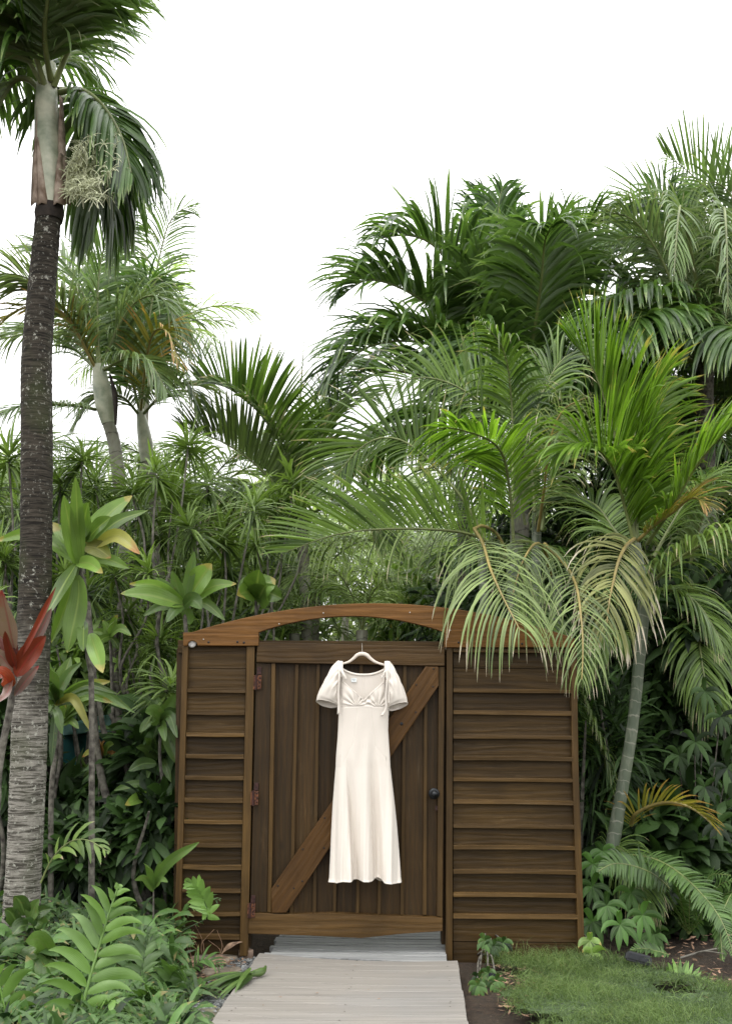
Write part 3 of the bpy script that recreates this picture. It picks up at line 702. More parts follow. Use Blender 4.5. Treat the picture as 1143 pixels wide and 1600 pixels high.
# sleeves
def sleeve(arm, ctrl, cuff, o0, om, o1, back_drop, seed):
    nr, na = 70, 96; v = np.linspace(0, 1, nr); a = np.linspace(0, 2 * np.pi, na, endpoint=False)
    arm, ctrl, cuff, o0, om, o1 = map(np.array, (arm, ctrl, cuff, o0, om, o1))
    V = np.zeros((nr, na, 3)); rs = np.random.default_rng(seed); ph = rs.random(6) * 6
    for i, t in enumerate(v):
        c = (1 - t) ** 2 * arm + 2 * t * (1 - t) * ctrl + t * t * cuff
        o = (1 - t) ** 2 * o0 + 2 * t * (1 - t) * om * 1.12 + t * t * o1
        dep = lerp(.030, .046, math.sin(math.pi * min(t * .75 + .12, 1))) * (1 if t < .93 else 1 - (t - .93) * 1.6)
        puff = 1 + .06 * math.sin(math.pi * t)
        gath = (1 - t) ** 1.6
        rip = 1 + .10 * gath * np.sin(a * 15 + ph[0] + 2 * t) + .05 * gath * np.sin(a * 27 + ph[1]) + .035 * math.sin(math.pi * t) * np.sin(a * 9 + 14 * t + ph[5]) + .035 * np.sin(a * 3 + t * 5 + ph[2]) * t + .02 * np.sin(a * 7 - t * 9 + ph[3]) + .03 * (1 - t) * np.sin(a * 5 + 7 * t + ph[4])
        if t > .93: rip = rip * (1 - (t - .93) * .8)
        ca, sa = np.cos(a) * rip * puff, np.sin(a) * rip * puff
        px = c[0] + o[0] * ca; py = c[1] + o[1] * ca + back_drop * t ** 2 * sa
        off = dep * sa * .9 - .004
        dx = (px - 571.5) / FPX; dy = (800 - py) / FPX; s_ = DY / (ct - dy * st)
        V[i] = np.stack([dx * s_, DY + off, CAM[2] + (dy * ct + st) * s_], -1)
    idx = np.arange(nr * na).reshape(nr, na); j = np.roll(idx, -1, 1)
    F = np.stack([idx[:-1], j[:-1], j[1:], idx[1:]], -1).reshape(-1, 4)
    g = Geo(); g.add(V.reshape(-1, 3), F); o = g.build('sleeve', M_['cloth'], dress)
    m_ = o.modifiers.new('s', 'SOLIDIFY'); m_.thickness = .0013; m_.offset = 0
    g = Geo(); rim = np.vstack([V[-1], V[-1][:1]]); tube(g, list(rim[::4]), [.0021] * 2, 110, 6, cap=False); g.build('cuff', M_['cloth'], o)
sleeve((529.5, 1063), (520, 1069), (510.5, 1099.5), (0, -28), (-5, -21), (-17.4, -4.0), 5.4, 3)
sleeve((606.5, 1065), (613, 1070), (620.5, 1103.5), (1, -28.5), (5.5, -21), (16.6, -4.6), 5.4, 5)
# care label sewn into the back neck
lb = slab('label', [(548, 1059.5), (557, 1059.5), (556.7, 1066), (548.6, 1065.8)], DY + .010, .0008, M_['label'], dress, 0)
for k, (x0, x1) in enumerate(((550, 555.5), (551.2, 554.4))):
    slab('print', [(x0, 1061 + 2.4 * k), (x1, 1061 + 2.4 * k), (x1, 1061.6 + 2.4 * k), (x0, 1061.6 + 2.4 * k)], DY + .0095, .0004, M_['print'], lb, 0)
hang = thing('clothes_hanger', DP(565, 1021), 'pale velvet clothes hanger hooked over the top rail of the door', 'hanger')
g = Geo(); tube(g, [DP(534, 1037.5, -.002), DP(545, 1034, -.002), DP(553, 1028, -.002), DP(558, 1023.5, -.002), DP(565.5, 1021.6, -.002), DP(573, 1023.8, -.002), DP(578.5, 1029, -.002), DP(587, 1034.8, -.002), DP(601.5, 1039.5, -.002)],
              [M(1.6, 5.4), M(1.9, 5.4), M(2.4, 5.4), M(3.1, 5.4), M(3.1, 5.4), M(2.4, 5.4), M(1.9, 5.4), M(1.6, 5.4)], 50, 10, flat=.7); g.build('hanger_arms', M_['hanger'], hang)
topz = P(565, 1006.8, 5.476)[2]
g = Geo(); p0 = DP(565.5, 1020, -.002); xx = p0[0]
tube(g, [p0, np.array([xx, DY + .02, topz - .025]), np.array([xx - .001, 5.45, topz + .0]), np.array([xx - .001, 5.478, topz + .006]), np.array([xx, 5.51, topz + .006]), np.array([xx, 5.531, topz - .004]), np.array([xx, 5.531, topz - .025])], [.0014] * 2, 40, 8)
g.build('hook', M_['wire'], hang)
g = Geo(); tube(g, [DP(565.5, 1022.5, -.002), DP(565.5, 1018.6, -.002)], [.006, .0045], 5, 10); g.build('hook_socket', M_['hanger'], hang)

# ------------------------------------------------------------------ palms
STY = {  # leaflet length, width, number per side, angle base, angle tip, droop, lift, fold, material, rachis material
 'fan':     dict(L=.54, W=.032, n=70, a0=76, a1=44, droop=.5, lift=.95, fold=.3, mat='areca', rm='rachis'),
 'areca':   dict(L=.50, W=.020, n=58, a0=58, a1=24, droop=1.6, lift=.35, fold=.35, mat='areca', rm='rachis'),
 'bright':  dict(L=.56, W=.025, n=66, a0=50, a1=18, droop=.55, lift=.35, fold=.30, mat='areca_bright', rm='rachis'),
 'pale':    dict(L=.60, W=.0155, n=34, a0=66, a1=30, droop=2.6, lift=.15, fold=.30, mat='areca_pale', rm='rachis_orange'),
 'dry':     dict(L=.56, W=.020, n=38, a0=66, a1=30, droop=2.4, lift=.15, fold=.30, mat='areca_dry', rm='rachis_orange'),
 'yellow':  dict(L=.30, W=.018, n=26, a0=50, a1=20, droop=.5, lift=.4, fold=.30, mat='areca_yellow', rm='rachis_orange'),
 'royal':   dict(L=.76, W=.046, n=66, a0=62, a1=30, droop=1.3, lift=.25, fold=.35, mat='royal', rm='rachis'),
 'silver':  dict(L=.64, W=.026, n=58, a0=56, a1=26, droop=1.05, lift=.25, fold=.35, mat='royal_pale', rm='rachis'),
}
def frond(parent, pts, sty='areca', scale=1.0, hint=(0, 0, 1), roll=0.0, r0=.012, bare=.06, sides=(1, 1), droopk=1.0, n=None, K=6, name='frond', build=True, lmat=None, jit=1.0, lift=None):
    s = dict(STY[sty]);
    if lift is not None: s['lift'] = lift
    C, L = catmull(pts, 48); T, N, S = frames(C, hint)
    if roll:
        c, q = math.cos(roll), math.sin(roll); N, S = N * c + S * q, S * c - N * q
    g = Geo(); m = Geo()
    tube(m, list(C[::4]) + [C[-1]], [r0, r0 * .7, r0 * .25], 26, 6, cap=False)
    n = n or int(s['n']); lab = []
    for k, sd in enumerate((1, -1)):
        if not sides[k]: continue
        t = np.linspace(bare, .995, n) + rng.normal(0, .15 / n, n); t = np.clip(t, bare, 1)
        x = t * 47; i = np.clip(x.astype(int), 0, 46); f = (x - i)[:, None]
        ip = lambda A: A[i] * (1 - f) + A[i + 1] * f
        B, Tt, Nn, Ss = ip(C), nz(ip(T)), nz(ip(N)), nz(ip(S))
        tt = (t - bare) / (1 - bare)
        a = np.radians(s['a0'] + (s['a1'] - s['a0']) * tt ** 1.3 + rng.normal(0, 3.2 * jit, n))[:, None]
        li = s['lift'] + rng.normal(0, .10 * jit, n)[:, None]
        D = Tt * np.cos(a) + (Ss * sd * np.cos(li) + Nn * np.sin(li)) * np.sin(a)
        W = np.cross(D, Nn); W = nz(W + Nn * rng.normal(0, .42, n)[:, None])
        ln = s['L'] * scale * (.50 + .62 * np.sin(np.pi * np.clip(tt * .92 + .10, 0, 1)) ** .8) * rng.normal(1, .05, n) * np.where(tt > .85, 1 - (tt - .85) * 2.6, 1)
        wd = s['W'] * scale * (.62 + .5 * np.sin(np.pi * np.clip(tt * .9 + .08, 0, 1))) * rng.normal(1, .08, n)
        dr = s['droop'] * droopk * np.clip(rng.normal(1, .28, n), .3, 2.2)
        bent = rng.random(n) < .05 * jit; dr = np.where(bent, dr * 2.6, dr)
        strips(g, B, D, W, ln, wd, droop=dr, K=K, fold=s['fold'] * sd * 1.0, tint=np.clip(rng.normal(.5, .22, n), 0, 1))
    if not build: return m, g
    fr_ = m.build(name, M_[s['rm']], parent)
    lf = g.build('leaflets', M_[lmat or s['mat']], fr_); tag(lf, kind='stuff')
    return fr_
def PX(lst): return [P(*q) for q in lst]
def arc(base, az, el, length, bend, n=9, pw=1.3, swing=0.0):
    """a frond axis that leaves the crown at elevation el and bends over; az in degrees from +X towards +Y"""
    p = np.array(base, float); out = [p.copy()]; st_ = length / (n - 1)
    for k in range(n - 1):
        t = (k + .5) / (n - 1); e = R(el - bend * t ** pw); a = R(az + swing * t)
        p = p + st_ * np.array([math.cos(e) * math.cos(a), math.cos(e) * math.sin(a), math.sin(e)]); out.append(p.copy())
    return out
def hint_for(az, el): 
    a, e = R(az), R(el); return (-math.sin(e) * math.cos(a), -math.sin(e) * math.sin(a), math.cos(e))
def crown(parent, base, sty, specs, scale=1.0, r0=.014, lmat=None, droopk=1.0, bare=.12, K=5):
    for (az, el, length, bend) in specs:
        frond(parent, arc(base, az, el, length, bend, swing=random.uniform(-14, 14)), sty, scale, hint_for(az, el), random.uniform(-.25, .25), r0, bare, lmat=lmat, droopk=droopk, K=K)
def trunk(parent, pts, rad, mat, rings=0, m=20, amp=.02, name='trunk'):
    g = Geo()
    C, L = catmull(pts, 60)
    n = max(40, int(L / (.012 if rings else .05)))
    def rr(t, Lx):
        base = np.interp(t, np.linspace(0, 1, len(rad)), rad)
        a = np.linspace(0, 2 * np.pi, m, endpoint=False)
        r = base[:, None] * (1 + .02 * np.sin(3 * a + 7 * t[:, None]) + .015 * np.sin(5 * a - 11 * t[:, None]))
        if rings:
            ph = t[:, None] * rings * 2 * np.pi + .8 * np.sin(a + t[:, None] * 9) + 1.5 * np.sin(t[:, None] * 31)
            r = r * (1 + amp * (np.abs(np.sin(ph / 2)) ** .5 - .6)) + rng.normal(0, .0012, r.shape)
        return r
    tube(g, pts, rr, n, m)
    return g.build(name, mat, parent)

# --- the tall dark-trunked palm on the left
Y0 = 5.15
pm = thing('palm_tree', P(32, 1430, Y0), 'tall palm with thick dark ringed trunk and cream flower spray, nearest on the left', 'palm tree')
tp = [P(30, 1490, Y0), P(35, 1400, Y0), P(42, 1250, Y0), P(48, 1080, Y0), P(56, 900, Y0), P(58, 700, Y0), P(58, 560, Y0), P(68, 430, Y0), P(76.5, 333, Y0)]
trunk(pm, tp, [M(27, Y0), M(25.5, Y0), M(26.5, Y0), M(26.5, Y0), M(24, Y0), M(24.5, Y0), M(24.5, Y0), M(22.5, Y0), M(20.5, Y0)], M_['bark'], 240, 40, .02)
g = Geo(); tube(g, PX([(77, 345, Y0), (77.5, 333, Y0), (78, 322, Y0)]), [M(22, Y0), M(24.5, Y0), M(22.5, Y0)], 14, 24); g.build('collar', M_['collar'], pm)
g = Geo(); tube(g, PX([(78, 326, Y0), (78, 300, Y0), (75, 220, Y0), (73, 160, Y0), (75, 100, Y0)]), [M(22, Y0), M(24, Y0), M(22, Y0), M(19, Y0), M(14, Y0)], 30, 24); g.build('crownshaft', M_['shaft'], pm)
for (x0, x1, yt, dyo) in ((56, 60, 170, -.06), (99, 95, 150, -.05), (66, 60, 215, -.085), (90, 97, 240, -.085)):
    g = Geo(); C, L = catmull([P(x0, 318, Y0 + dyo), P((x0 + x1) / 2 - 2, 250, Y0 + dyo), P(x1 - 1, yt, Y0 + dyo * .8)], 14)
    wd = np.array([M(11, Y0)] * 14) * np.linspace(1.1, .12, 14) ** .6
    c0 = C.copy(); sdir = np.array([1, 0, 0.]); V = np.stack([c0 - sdir * wd[:, None] + [0, .03, 0], c0 + [0, -.012, 0], c0 + sdir * wd[:, None] + [0, .02, 0]], 1)
    idx = np.arange(42).reshape(14, 3); g.add(V.reshape(-1, 3), np.stack([idx[:-1, :-1], idx[:-1, 1:], idx[1:, 1:], idx[1:, :-1]], -1).reshape(-1, 4))
    o = g.build('dry_sheath', M_['sheath'], pm); md = o.modifiers.new('s', 'SOLIDIFY'); md.thickness = .004
# flower spray
g = Geo()
root = P(101, 300, Y0 - .05)
for k in range(46):
    ax_ = random.uniform(-10, 80); y_ = random.uniform(208, 318) ; x_ = random.uniform(122, 192) - max(0, y_ - 280) * .6
    tip_ = P(x_, y_, Y0 + random.uniform(-.35, .15)); mid = (root + tip_) / 2 + np.array([random.uniform(-.02, .03), 0, random.uniform(.0, .06)])
    tube(g, [root, mid, tip_], [.0045, .0025, .0014], 12, 5, cap=False)
    C, L = catmull([root, mid, tip_], 30)
    for q in range(40):
        b0 = C[random.randint(8, 29)]; dd = np.array([random.uniform(-1, 1), random.uniform(-1, 1), random.uniform(-1.2, .7)]); e_ = b0 + dd / np.linalg.norm(dd) * random.uniform(.025, .075)
        tube(g, [b0, (b0 + e_) / 2 + [0, 0, .008], e_], [.0016, .0024, .0018], 4, 4, cap=False)
tag(g.build('flower_spray', M_['flower'], pm), kind='stuff')
cb = P(76, 120, Y0)
mains = [
 ([(72, 140, 5.12), (55, 85, 5.0), (33, 38, 4.9), (5, -5, 4.8), (-40, -50, 4.7)], 'silver', 1.0),
 ([(84, 135, 5.12), (105, 84, 5.05), (130, 38, 5.0), (155, 0, 4.95), (200, -60, 4.9)], 'silver', .55),
 ([(90, 140, 5.2), (118, 146, 5.3), (145, 180, 5.4), (165, 235, 5.5), (176, 300, 5.55), (178, 345, 5.55)], 'royal', .80),
 ([(88, 150, 5.25), (112, 158, 5.5), (135, 200, 5.7), (150, 260, 5.8), (155, 330, 5.85)], 'royal', .85),
 ([(88, 146, 5.2), (125, 140, 5.15), (160, 165, 5.1), (190, 215, 5.1), (205, 270, 5.1)], 'royal', .62),
 ([(62, 140, 5.2), (35, 120, 5.2), (5, 150, 5.2), (-25, 230, 5.2), (-40, 320, 5.2)], 'silver', .9),
 ([(68, 135, 5.2), (45, 90, 5.5), (10, 70, 5.8), (-30, 100, 6.0), (-60, 190, 6.0)], 'royal', 1.0),
 ([(76, 125, 5.2), (80, 60, 5.3), (88, 0, 5.4), (100, -60, 5.5)], 'royal', .9),
 ([(80, 125, 5.1), (70, 60, 4.9), (75, 0, 4.75), (90, -60, 4.6)], 'royal', .8),
 ([(66, 130, 5.1), (25, 60, 5.0), (-20, 20, 4.9), (-80, 10, 4.8)], 'royal', .9),
]
for pts, s_, k in mains: frond(pm, PX(pts), s_, k, (0, -.25, 1), random.uniform(-.2, .2), M(6, 5), .16, K=6, droopk=1.9 if pts[-1][1] > 150 else 1)
crown(pm, P(76, 118, 5.2), 'royal', [(150, 45, 2.0, 100), (195, 45, 2.0, 100)], .85)

# --- green areca cluster behind the right-hand panel, leaning over the gate
ar = thing('areca_palm', P(800, 1300, 6.3), 'arching areca palm whose pale fronds hang over the gate header', 'palm tree')
for (b, tgt, r) in (((795, 1330, 6.4), (800, 850, 6.3), 9), ((825, 1330, 6.6), (838, 800, 6.7), 8), ((765, 1320, 6.7), (752, 860, 6.7), 7), ((850, 1330, 6.5), (870, 900, 6.3), 8)):
    trunk(ar, [P(*b), P((b[0] + tgt[0]) / 2 + 4, (b[1] + tgt[1]) / 2, (b[2] + tgt[2]) / 2), P(*tgt)], [M(r, 6.3)] * 2, M_['cane'], 0, 12, name='cane')
A = [
 ([(803, 870, 6.3), (798, 790, 6.25), (788, 720, 6.15), (770, 692, 6.0), (735, 676, 5.85), (690, 668, 5.7), (655, 684, 5.6)], 'bright', .74, (0, -1, .5), 0.0),
 ([(800, 800, 6.4), (800, 660, 6.6), (793, 575, 6.5), (780, 535, 6.4), (752, 503, 6.3)], 'areca', .85, (-.3, -.3, 1), 0.2),
 ([(740, 826, 6.0), (754, 850, 5.75), (766, 890, 5.5), (786, 935, 5.3), (812, 985, 5.15)], 'pale', .88, (0, -.9, .3), 0.0),

 ([(850, 850, 6.1), (880, 880, 5.8), (899, 914, 5.55), (907, 965, 5.35), (910, 1013, 5.25), (908, 1062, 5.2)], 'pale', .62, (.1, -1, .2), 0.0),
 ([(835, 800, 6.5), (830, 700, 6.6), (845, 620, 6.6), (880, 560, 6.6), (930, 540, 6.5)], 'areca', .9, (-.3, -.2, 1), 0),
 ([(845, 830, 6.5), (860, 740, 6.6), (900, 680, 6.7), (950, 680, 6.7), (990, 720, 6.7)], 'areca', .9, (0, 0, 1), 0),
 ([(840, 830, 6.5), (850, 760, 6.3), (858, 690, 6.1), (880, 640, 6.0), (920, 620, 5.9)], 'pale', .6, (0, -.3, 1), .2),
 ([(860, 900, 6.2), (850, 860, 6.0), (835, 850, 5.8), (815, 880, 5.6), (800, 930, 5.5)], 'pale', .6, (0, -.5, .8), 0),
 ([(820, 880, 6.3), (840, 960, 6.0), (850, 1000, 5.8), (862, 1040, 5.6)], 'areca', .6, (0, -.8, .6), 0),
]
for pts, s_, k, h, r in A: frond(ar, PX(pts), s_, k, h, r, .012, .16, K=7, jit=.7)
g = Geo(); tube(g, PX([(802, 890, 6.35), (778, 838, 6.25), (755, 822, 6.1), (740, 826, 6.0)]), [.012, .011, .010], 20, 6); g.build('petiole', M_['rachis_orange'], ar)
def combed(par, pts, up, low, ku, kl, du=.3, dl=1.0):
    'a frond seen from the side: stiff leaflets above its axis, limp ones below'
    f = frond(par, PX(pts), up, ku, (0, -1, .25), 0, .012, .12, K=6, jit=.6, droopk=du, lift=.25, sides=(1, 0))
    m_, q = frond(None, PX(pts), low, kl, (0, -1, .25), 0, .012, .12, K=7, jit=.8, droopk=dl, lift=.1, sides=(0, 1), build=False)
    q.build('leaflets', M_[STY[low]['mat']], f)['kind'] = 'stuff'
combed(ar, [(800, 885, 6.3), (765, 850, 6.2), (722, 832, 6.1), (628, 826, 5.95), (530, 834, 5.85), (448, 862, 5.8)], 'areca', 'pale', 1.0, .55, .15, .9)
combed(ar, [(765, 860, 6.6), (735, 800, 6.6), (708, 762, 6.6), (650, 702, 6.6), (602, 683, 6.6), (556, 706, 6.6), (512, 765, 6.6)], 'areca', 'areca', 1.05, .6, .3, .8)
combed(ar, [(820, 820, 6.9), (800, 720, 6.9), (760, 640, 6.9), (700, 598, 6.9), (640, 592, 6.9), (580, 625, 6.9)], 'areca', 'areca', .95, .6, .4, .9)
combed(ar, [(770, 880, 6.8), (740, 850, 6.8), (690, 800, 6.8), (620, 790, 6.8), (560, 820, 6.8)], 'areca', 'areca', .6, .45, .4, .9)
g = Geo(); tube(g, PX([(757, 760, 6.4), (750, 571, 6.3), (739, 492, 6.3)]), [.010, .008, .002], 20, 6); g.build('spear_leaf', M_['areca_bright'], ar)

# --- areca with the green ringed cane on the right
ac = thing('areca_palm', P(966, 1300, 6.0), 'areca palm with grey-green ringed cane and bright upright fronds, right of the gate', 'palm tree')
trunk(ac, PX([(955, 1330, 6.0), (966, 1265, 6.0), (985, 1150, 6.0), (997, 1040, 6.0), (1004, 940, 6.0), (990, 850, 6.0)]), [M(10.5, 6), M(9, 6), M(8.6, 6), M(8.6, 6), M(9, 6), M(10, 6)], M_['cane'], 0, 20, name='cane')
for (b, tgt, r) in (((925, 1330, 6.5), (930, 1080, 6.6), 6), ((1010, 1330, 6.8), (1080, 900, 7.0), 9)):
    trunk(ac, [P(*b), P((b[0] + tgt[0]) / 2 + 4, (b[1] + tgt[1]) / 2, (b[2] + tgt[2]) / 2), P(*tgt)], [M(r, 6.3)] * 2, M_['cane'], 0, 12, name='cane')
B_ = [
 ([(992, 850, 6.0), (981, 780, 6.0), (965, 700, 6.0), (944, 625, 5.95), (920, 565, 5.9), (893, 535, 5.85)], 'bright', 1.15, (.9, -.35, .3), 0.0, .10),
 ([(990, 850, 6.0), (975, 790, 5.95), (958, 734, 5.85), (935, 704, 5.7), (898, 692, 5.55), (868, 712, 5.5)], 'bright', .95, (.5, -.5, .8), 0, .10),
 ([(994, 850, 6.0), (992, 770, 6.05), (990, 700, 6.1), (1000, 640, 6.15), (1025, 598, 6.2)], 'bright', 1.0, (.6, -.4, .5), 0.0, .10),
 ([(1010, 850, 6.1), (1047, 796, 5.9), (1081, 737, 5.75), (1106, 703, 5.65), (1150, 660, 5.5), (1210, 625, 5.4)], 'bright', .92, (0, -.5, 1), 0.3, .08),
 ([(1000, 930, 6.0), (1014, 914, 5.9), (1060, 873, 5.7), (1106, 845, 5.55), (1150, 823, 5.4), (1220, 810, 5.2)], 'areca', .82, (0, -.3, 1), 0.2, .08),
 ([(990, 842, 5.98), (978, 852, 5.85), (966, 875, 5.7), (958, 906, 5.6), (951, 940, 5.5), (946, 985, 5.45)], 'dry', .78, (0, -1, .4), 0, .06),
 ([(995, 845, 6.0), (1020, 822, 5.9), (1050, 801, 5.8), (1081, 778, 5.7), (1105, 790, 5.6)], 'yellow', .8, (0, -.4, 1), 0.1, .1),
 ([(1005, 930, 6.2), (1035, 922, 6.0), (1063, 926, 5.9), (1094, 950, 5.8), (1125, 1000, 5.7)], 'areca', .7, (0, -.2, 1), 0, .1),
 ([(930, 1290, 6.5), (948, 1265, 6.4), (945, 1190, 6.3), (926, 1127, 6.2), (908, 1075, 6.1)], 'areca', .55, (-.5, -.7, .3), 0, .1),
 ([(925, 1290, 6.5), (925, 1200, 6.5), (905, 1130, 6.5), (900, 1060, 6.5)], 'areca', .55, (-.5, -.7, .3), 0, .1),
 ([(985, 1290, 6.1), (992, 1272, 6.0), (1025, 1256, 5.9), (1063, 1256, 5.8), (1096, 1274, 5.75), (1112, 1290, 5.7)], 'yellow', .75, (0, -.3, 1), 0.0, .0),
 ([(1020, 870, 6.3), (1060, 800, 6.4), (1090, 760, 6.5), (1130, 750, 6.5), (1180, 790, 6.5)], 'areca', .9, (0, 0, 1), 0, .1),
 ([(940, 1340, 6.0), (958, 1320, 6.0), (978, 1340, 5.9), (1000, 1380, 5.8), (1010, 1420, 5.7)], 'areca', .5, (0, -.3, 1), 0, .1),
 ([(985, 860, 6.1), (960, 830, 6.3), (930, 790, 6.5), (890, 775, 6.6), (850, 790, 6.7)], 'areca', .9, (0, 0, 1), 0, .1),
 ([(1000, 1000, 6.4), (960, 990, 6.2), (925, 1010, 6.1), (900, 1050, 6.0)], 'areca', .6, (0, -.3, 1), 0, .1),
 ([(1080, 900, 7.0), (1090, 990, 6.6), (1100, 1060, 6.4), (1120, 1120, 6.3)], 'areca', .8, (0, -.6, .6), 0, .1),
 ([(1075, 890, 7.0), (1100, 800, 6.9), (1130, 760, 6.8), (1180, 760, 6.7)], 'areca', .9, (0, 0, 1), 0, .1),
]
for i_, (pts, s_, k, h, r, br) in enumerate(B_): frond(ac, PX(pts), s_, k, h, r, .013, br, K=7, jit=.6, lift=.85 if i_ < 3 else None, sides=(1, 1))

# --- the dark palm behind the gate
dp = thing('palm_tree', P(812, 1300, 8.6), 'bushy dark green palm with shredded drooping leaflets, directly behind the gate', 'palm tree')
trunk(dp, PX([(815, 1300, 8.6), (810, 1000, 8.6), (812, 760, 8.6), (812, 640, 8.6)]), [M(22, 8.6), M(17, 8.6), M(15, 8.6), M(14, 8.6)], M_['ringed'], 60, 20, .03)
D_ = [
 ([(805, 625, 8.5), (770, 520, 8.3), (719, 436, 8.1), (678, 385, 8.0), (640, 368, 7.9), (596, 372, 7.8)], 1.0, .0),
 ([(800, 630, 8.5), (750, 550, 8.3), (712, 510, 8.2), (668, 475, 8.1), (616, 446, 8.0), (570, 438, 7.9), (535, 462, 7.8)], 1.0, .1),
 ([(800, 640, 8.4), (745, 565, 8.2), (697, 545, 8.0), (640, 533, 7.9), (587, 538, 7.8), (548, 560, 7.7), (520, 600, 7.7)], .95, .1),
 ([(800, 650, 8.6), (730, 600, 8.6), (675, 590, 8.6), (610, 580, 8.6), (560, 600, 8.6), (515, 660, 8.6)], .9, 0),
 ([(806, 620, 8.6), (786, 520, 8.7), (788, 450, 8.8), (800, 400, 8.9), (812, 370, 9.0)], 1.0, .3),
 ([(805, 620, 8.7), (780, 520, 8.9), (765, 420, 9.1), (757, 350, 9.2), (757, 300, 9.3)], .8, .2),
 ([(808, 620, 8.5), (800, 500, 8.5), (786, 400, 8.5), (778, 330, 8.5), (785, 292, 8.5)], .75, -.5),
 ([(812, 620, 8.5), (833, 500, 8.3), (868, 440, 8.2), (900, 380, 8.1), (930, 350, 8.0), (960, 345, 7.9)], .95, .1),
 ([(812, 620, 8.7), (850, 520, 8.8), (890, 460, 8.9), (940, 400, 9.0), (985, 375, 9.0)], .95, 0),
 ([(812, 630, 8.4), (830, 540, 7.9), (845, 440, 7.5), (850, 380, 7.3), (862, 350, 7.0)], .9, .2),
 ([(800, 630, 8.3), (770, 560, 7.9), (740, 520, 7.7), (720, 540, 7.5), (700, 600, 7.5)], .8, 0),
 ([(805, 620, 8.5), (800, 540, 8.2), (770, 470, 7.9), (735, 440, 7.8), (700, 450, 7.7)], .8, .2),
 ([(812, 640, 8.6), (880, 600, 8.6), (940, 590, 8.6), (1000, 630, 8.6)], .9, 0),
 ([(808, 620, 8.4), (815, 500, 8.2), (835, 420, 8.1), (870, 380, 8.0), (890, 400, 7.9)], .8, -.2),
]
for i_, (pts, k, r) in enumerate(D_): frond(dp, PX(pts), 'royal', k, (0, -.25, 1), r, .02, .12, K=6, lift=.85 if i_ in (0, 1, 2, 3, 7, 8) else .45, n=78)
crown(dp, P(808, 625, 8.7), 'royal', [(70, 50, 2.2, 80), (110, 55, 2.2, 80), (40, 20, 2.0, 70), (140, 15, 2.0, 60), (250, 25, 1.6, 80), (290, 20, 1.6, 80)], .95)

# --- big palm at the top right corner
rp2 = thing('palm_tree', P(1135, 1350, 7.9), 'tall dense palm filling the top right corner, fronds upright and drooping', 'palm tree')
trunk(rp2, PX([(1120, 1380, 7.9), (1110, 1000, 7.9), (1105, 800, 7.9), (1100, 620, 7.9), (1103, 560, 7.9)]), [M(20, 7.9), M(15, 7.9), M(14, 7.9), M(14, 7.9)], M_['stem_dark'], 0, 16)
E_ = [
 ([(1103, 570, 7.9), (1060, 470, 7.7), (1030, 400, 7.6), (990, 345, 7.5), (945, 330, 7.4)], 'silver', .75, (-.1, -.2, 1), .2),
 ([(1100, 480, 7.8), (1050, 465, 7.6), (984, 462, 7.4), (935, 480, 7.3), (888, 512, 7.2)], 'royal', .8, (0, -.1, 1), .0),
 ([(1105, 560, 7.8), (1080, 400, 7.3), (1065, 330, 7.0), (1060, 330, 6.7), (1055, 380, 6.5), (1052, 430, 6.4)], 'silver', .6, (0, -.6, 1), .0),
 ([(1108, 560, 7.8), (1120, 420, 7.4), (1128, 330, 7.0), (1132, 340, 6.7), (1135, 410, 6.5), (1136, 480, 6.45)], 'silver', .6, (0, -.6, 1), .0),
 ([(1108, 570, 7.9), (1140, 460, 7.8), (1170, 380, 7.7), (1210, 340, 7.6)], 'royal', .95, (0, 0, 1), .0),
 ([(1100, 575, 7.9), (1030, 540, 7.9), (960, 540, 7.9), (890, 600, 7.9)], 'royal', .9, (0, 0, 1), .0),
 ([(1100, 570, 8.0), (1020, 480, 8.2), (960, 430, 8.4), (910, 430, 8.5), (870, 470, 8.5)], 'royal', .9, (0, 0, 1), .0),
 ([(1106, 570, 7.9), (1150, 540, 7.9), (1200, 560, 7.9), (1240, 620, 7.9)], 'royal', .9, (0, 0, 1), .0),
 ([(1100, 570, 7.8), (1060, 420, 7.9), (1040, 330, 8.0), (1010, 290, 8.1)], 'royal', .7, (-.3, 0, 1), .0),
 ([(1105, 570, 8.1), (1100, 420, 8.3), (1100, 340, 8.4), (1080, 290, 8.5)], 'royal', .8, (0, .3, 1), .0),
]
for pts, s_, k, h, r in E_: frond(rp2, PX(pts), s_, k, h, r, .018, .12, K=6)
combed(rp2, [(1106, 570, 7.9), (1140, 480, 7.8), (1146, 395, 7.7), (1118, 325, 7.6), (1082, 275, 7.5), (1036, 240, 7.4)], 'silver', 'silver', 1.0, .5, .15, 1.0)
combed(rp2, [(1108, 570, 8.0), (1180, 470, 8.0), (1190, 370, 8.0), (1165, 300, 8.0), (1130, 270, 8.0)], 'silver', 'silver', 1.1, .5, .15, 1.0)
combed(rp2, [(1103, 570, 7.9), (1085, 470, 7.8), (1050, 400, 7.7), (1000, 370, 7.6), (945, 380, 7.5)], 'silver', 'silver', .8, .5, .3, 1.0)
combed(rp2, [(1103, 570, 8.0), (1095, 440, 8.0), (1060, 350, 8.0), (1010, 310, 8.0), (955, 330, 8.0)], 'silver', 'royal', .85, .6, .3, 1.0)
combed(rp2, [(1110, 570, 7.8), (1150, 430, 7.6), (1150, 330, 7.5), (1120, 285, 7.4), (1075, 300, 7.3)], 'silver', 'silver', .85, .7, .3, 1.0)
frond(rp2, PX([(1105, 570, 7.9), (1135, 470, 7.9), (1150, 400, 7.9), (1190, 350, 7.9)]), 'royal', .9, (0, -.5, 1), 0, .018, .12, K=6)
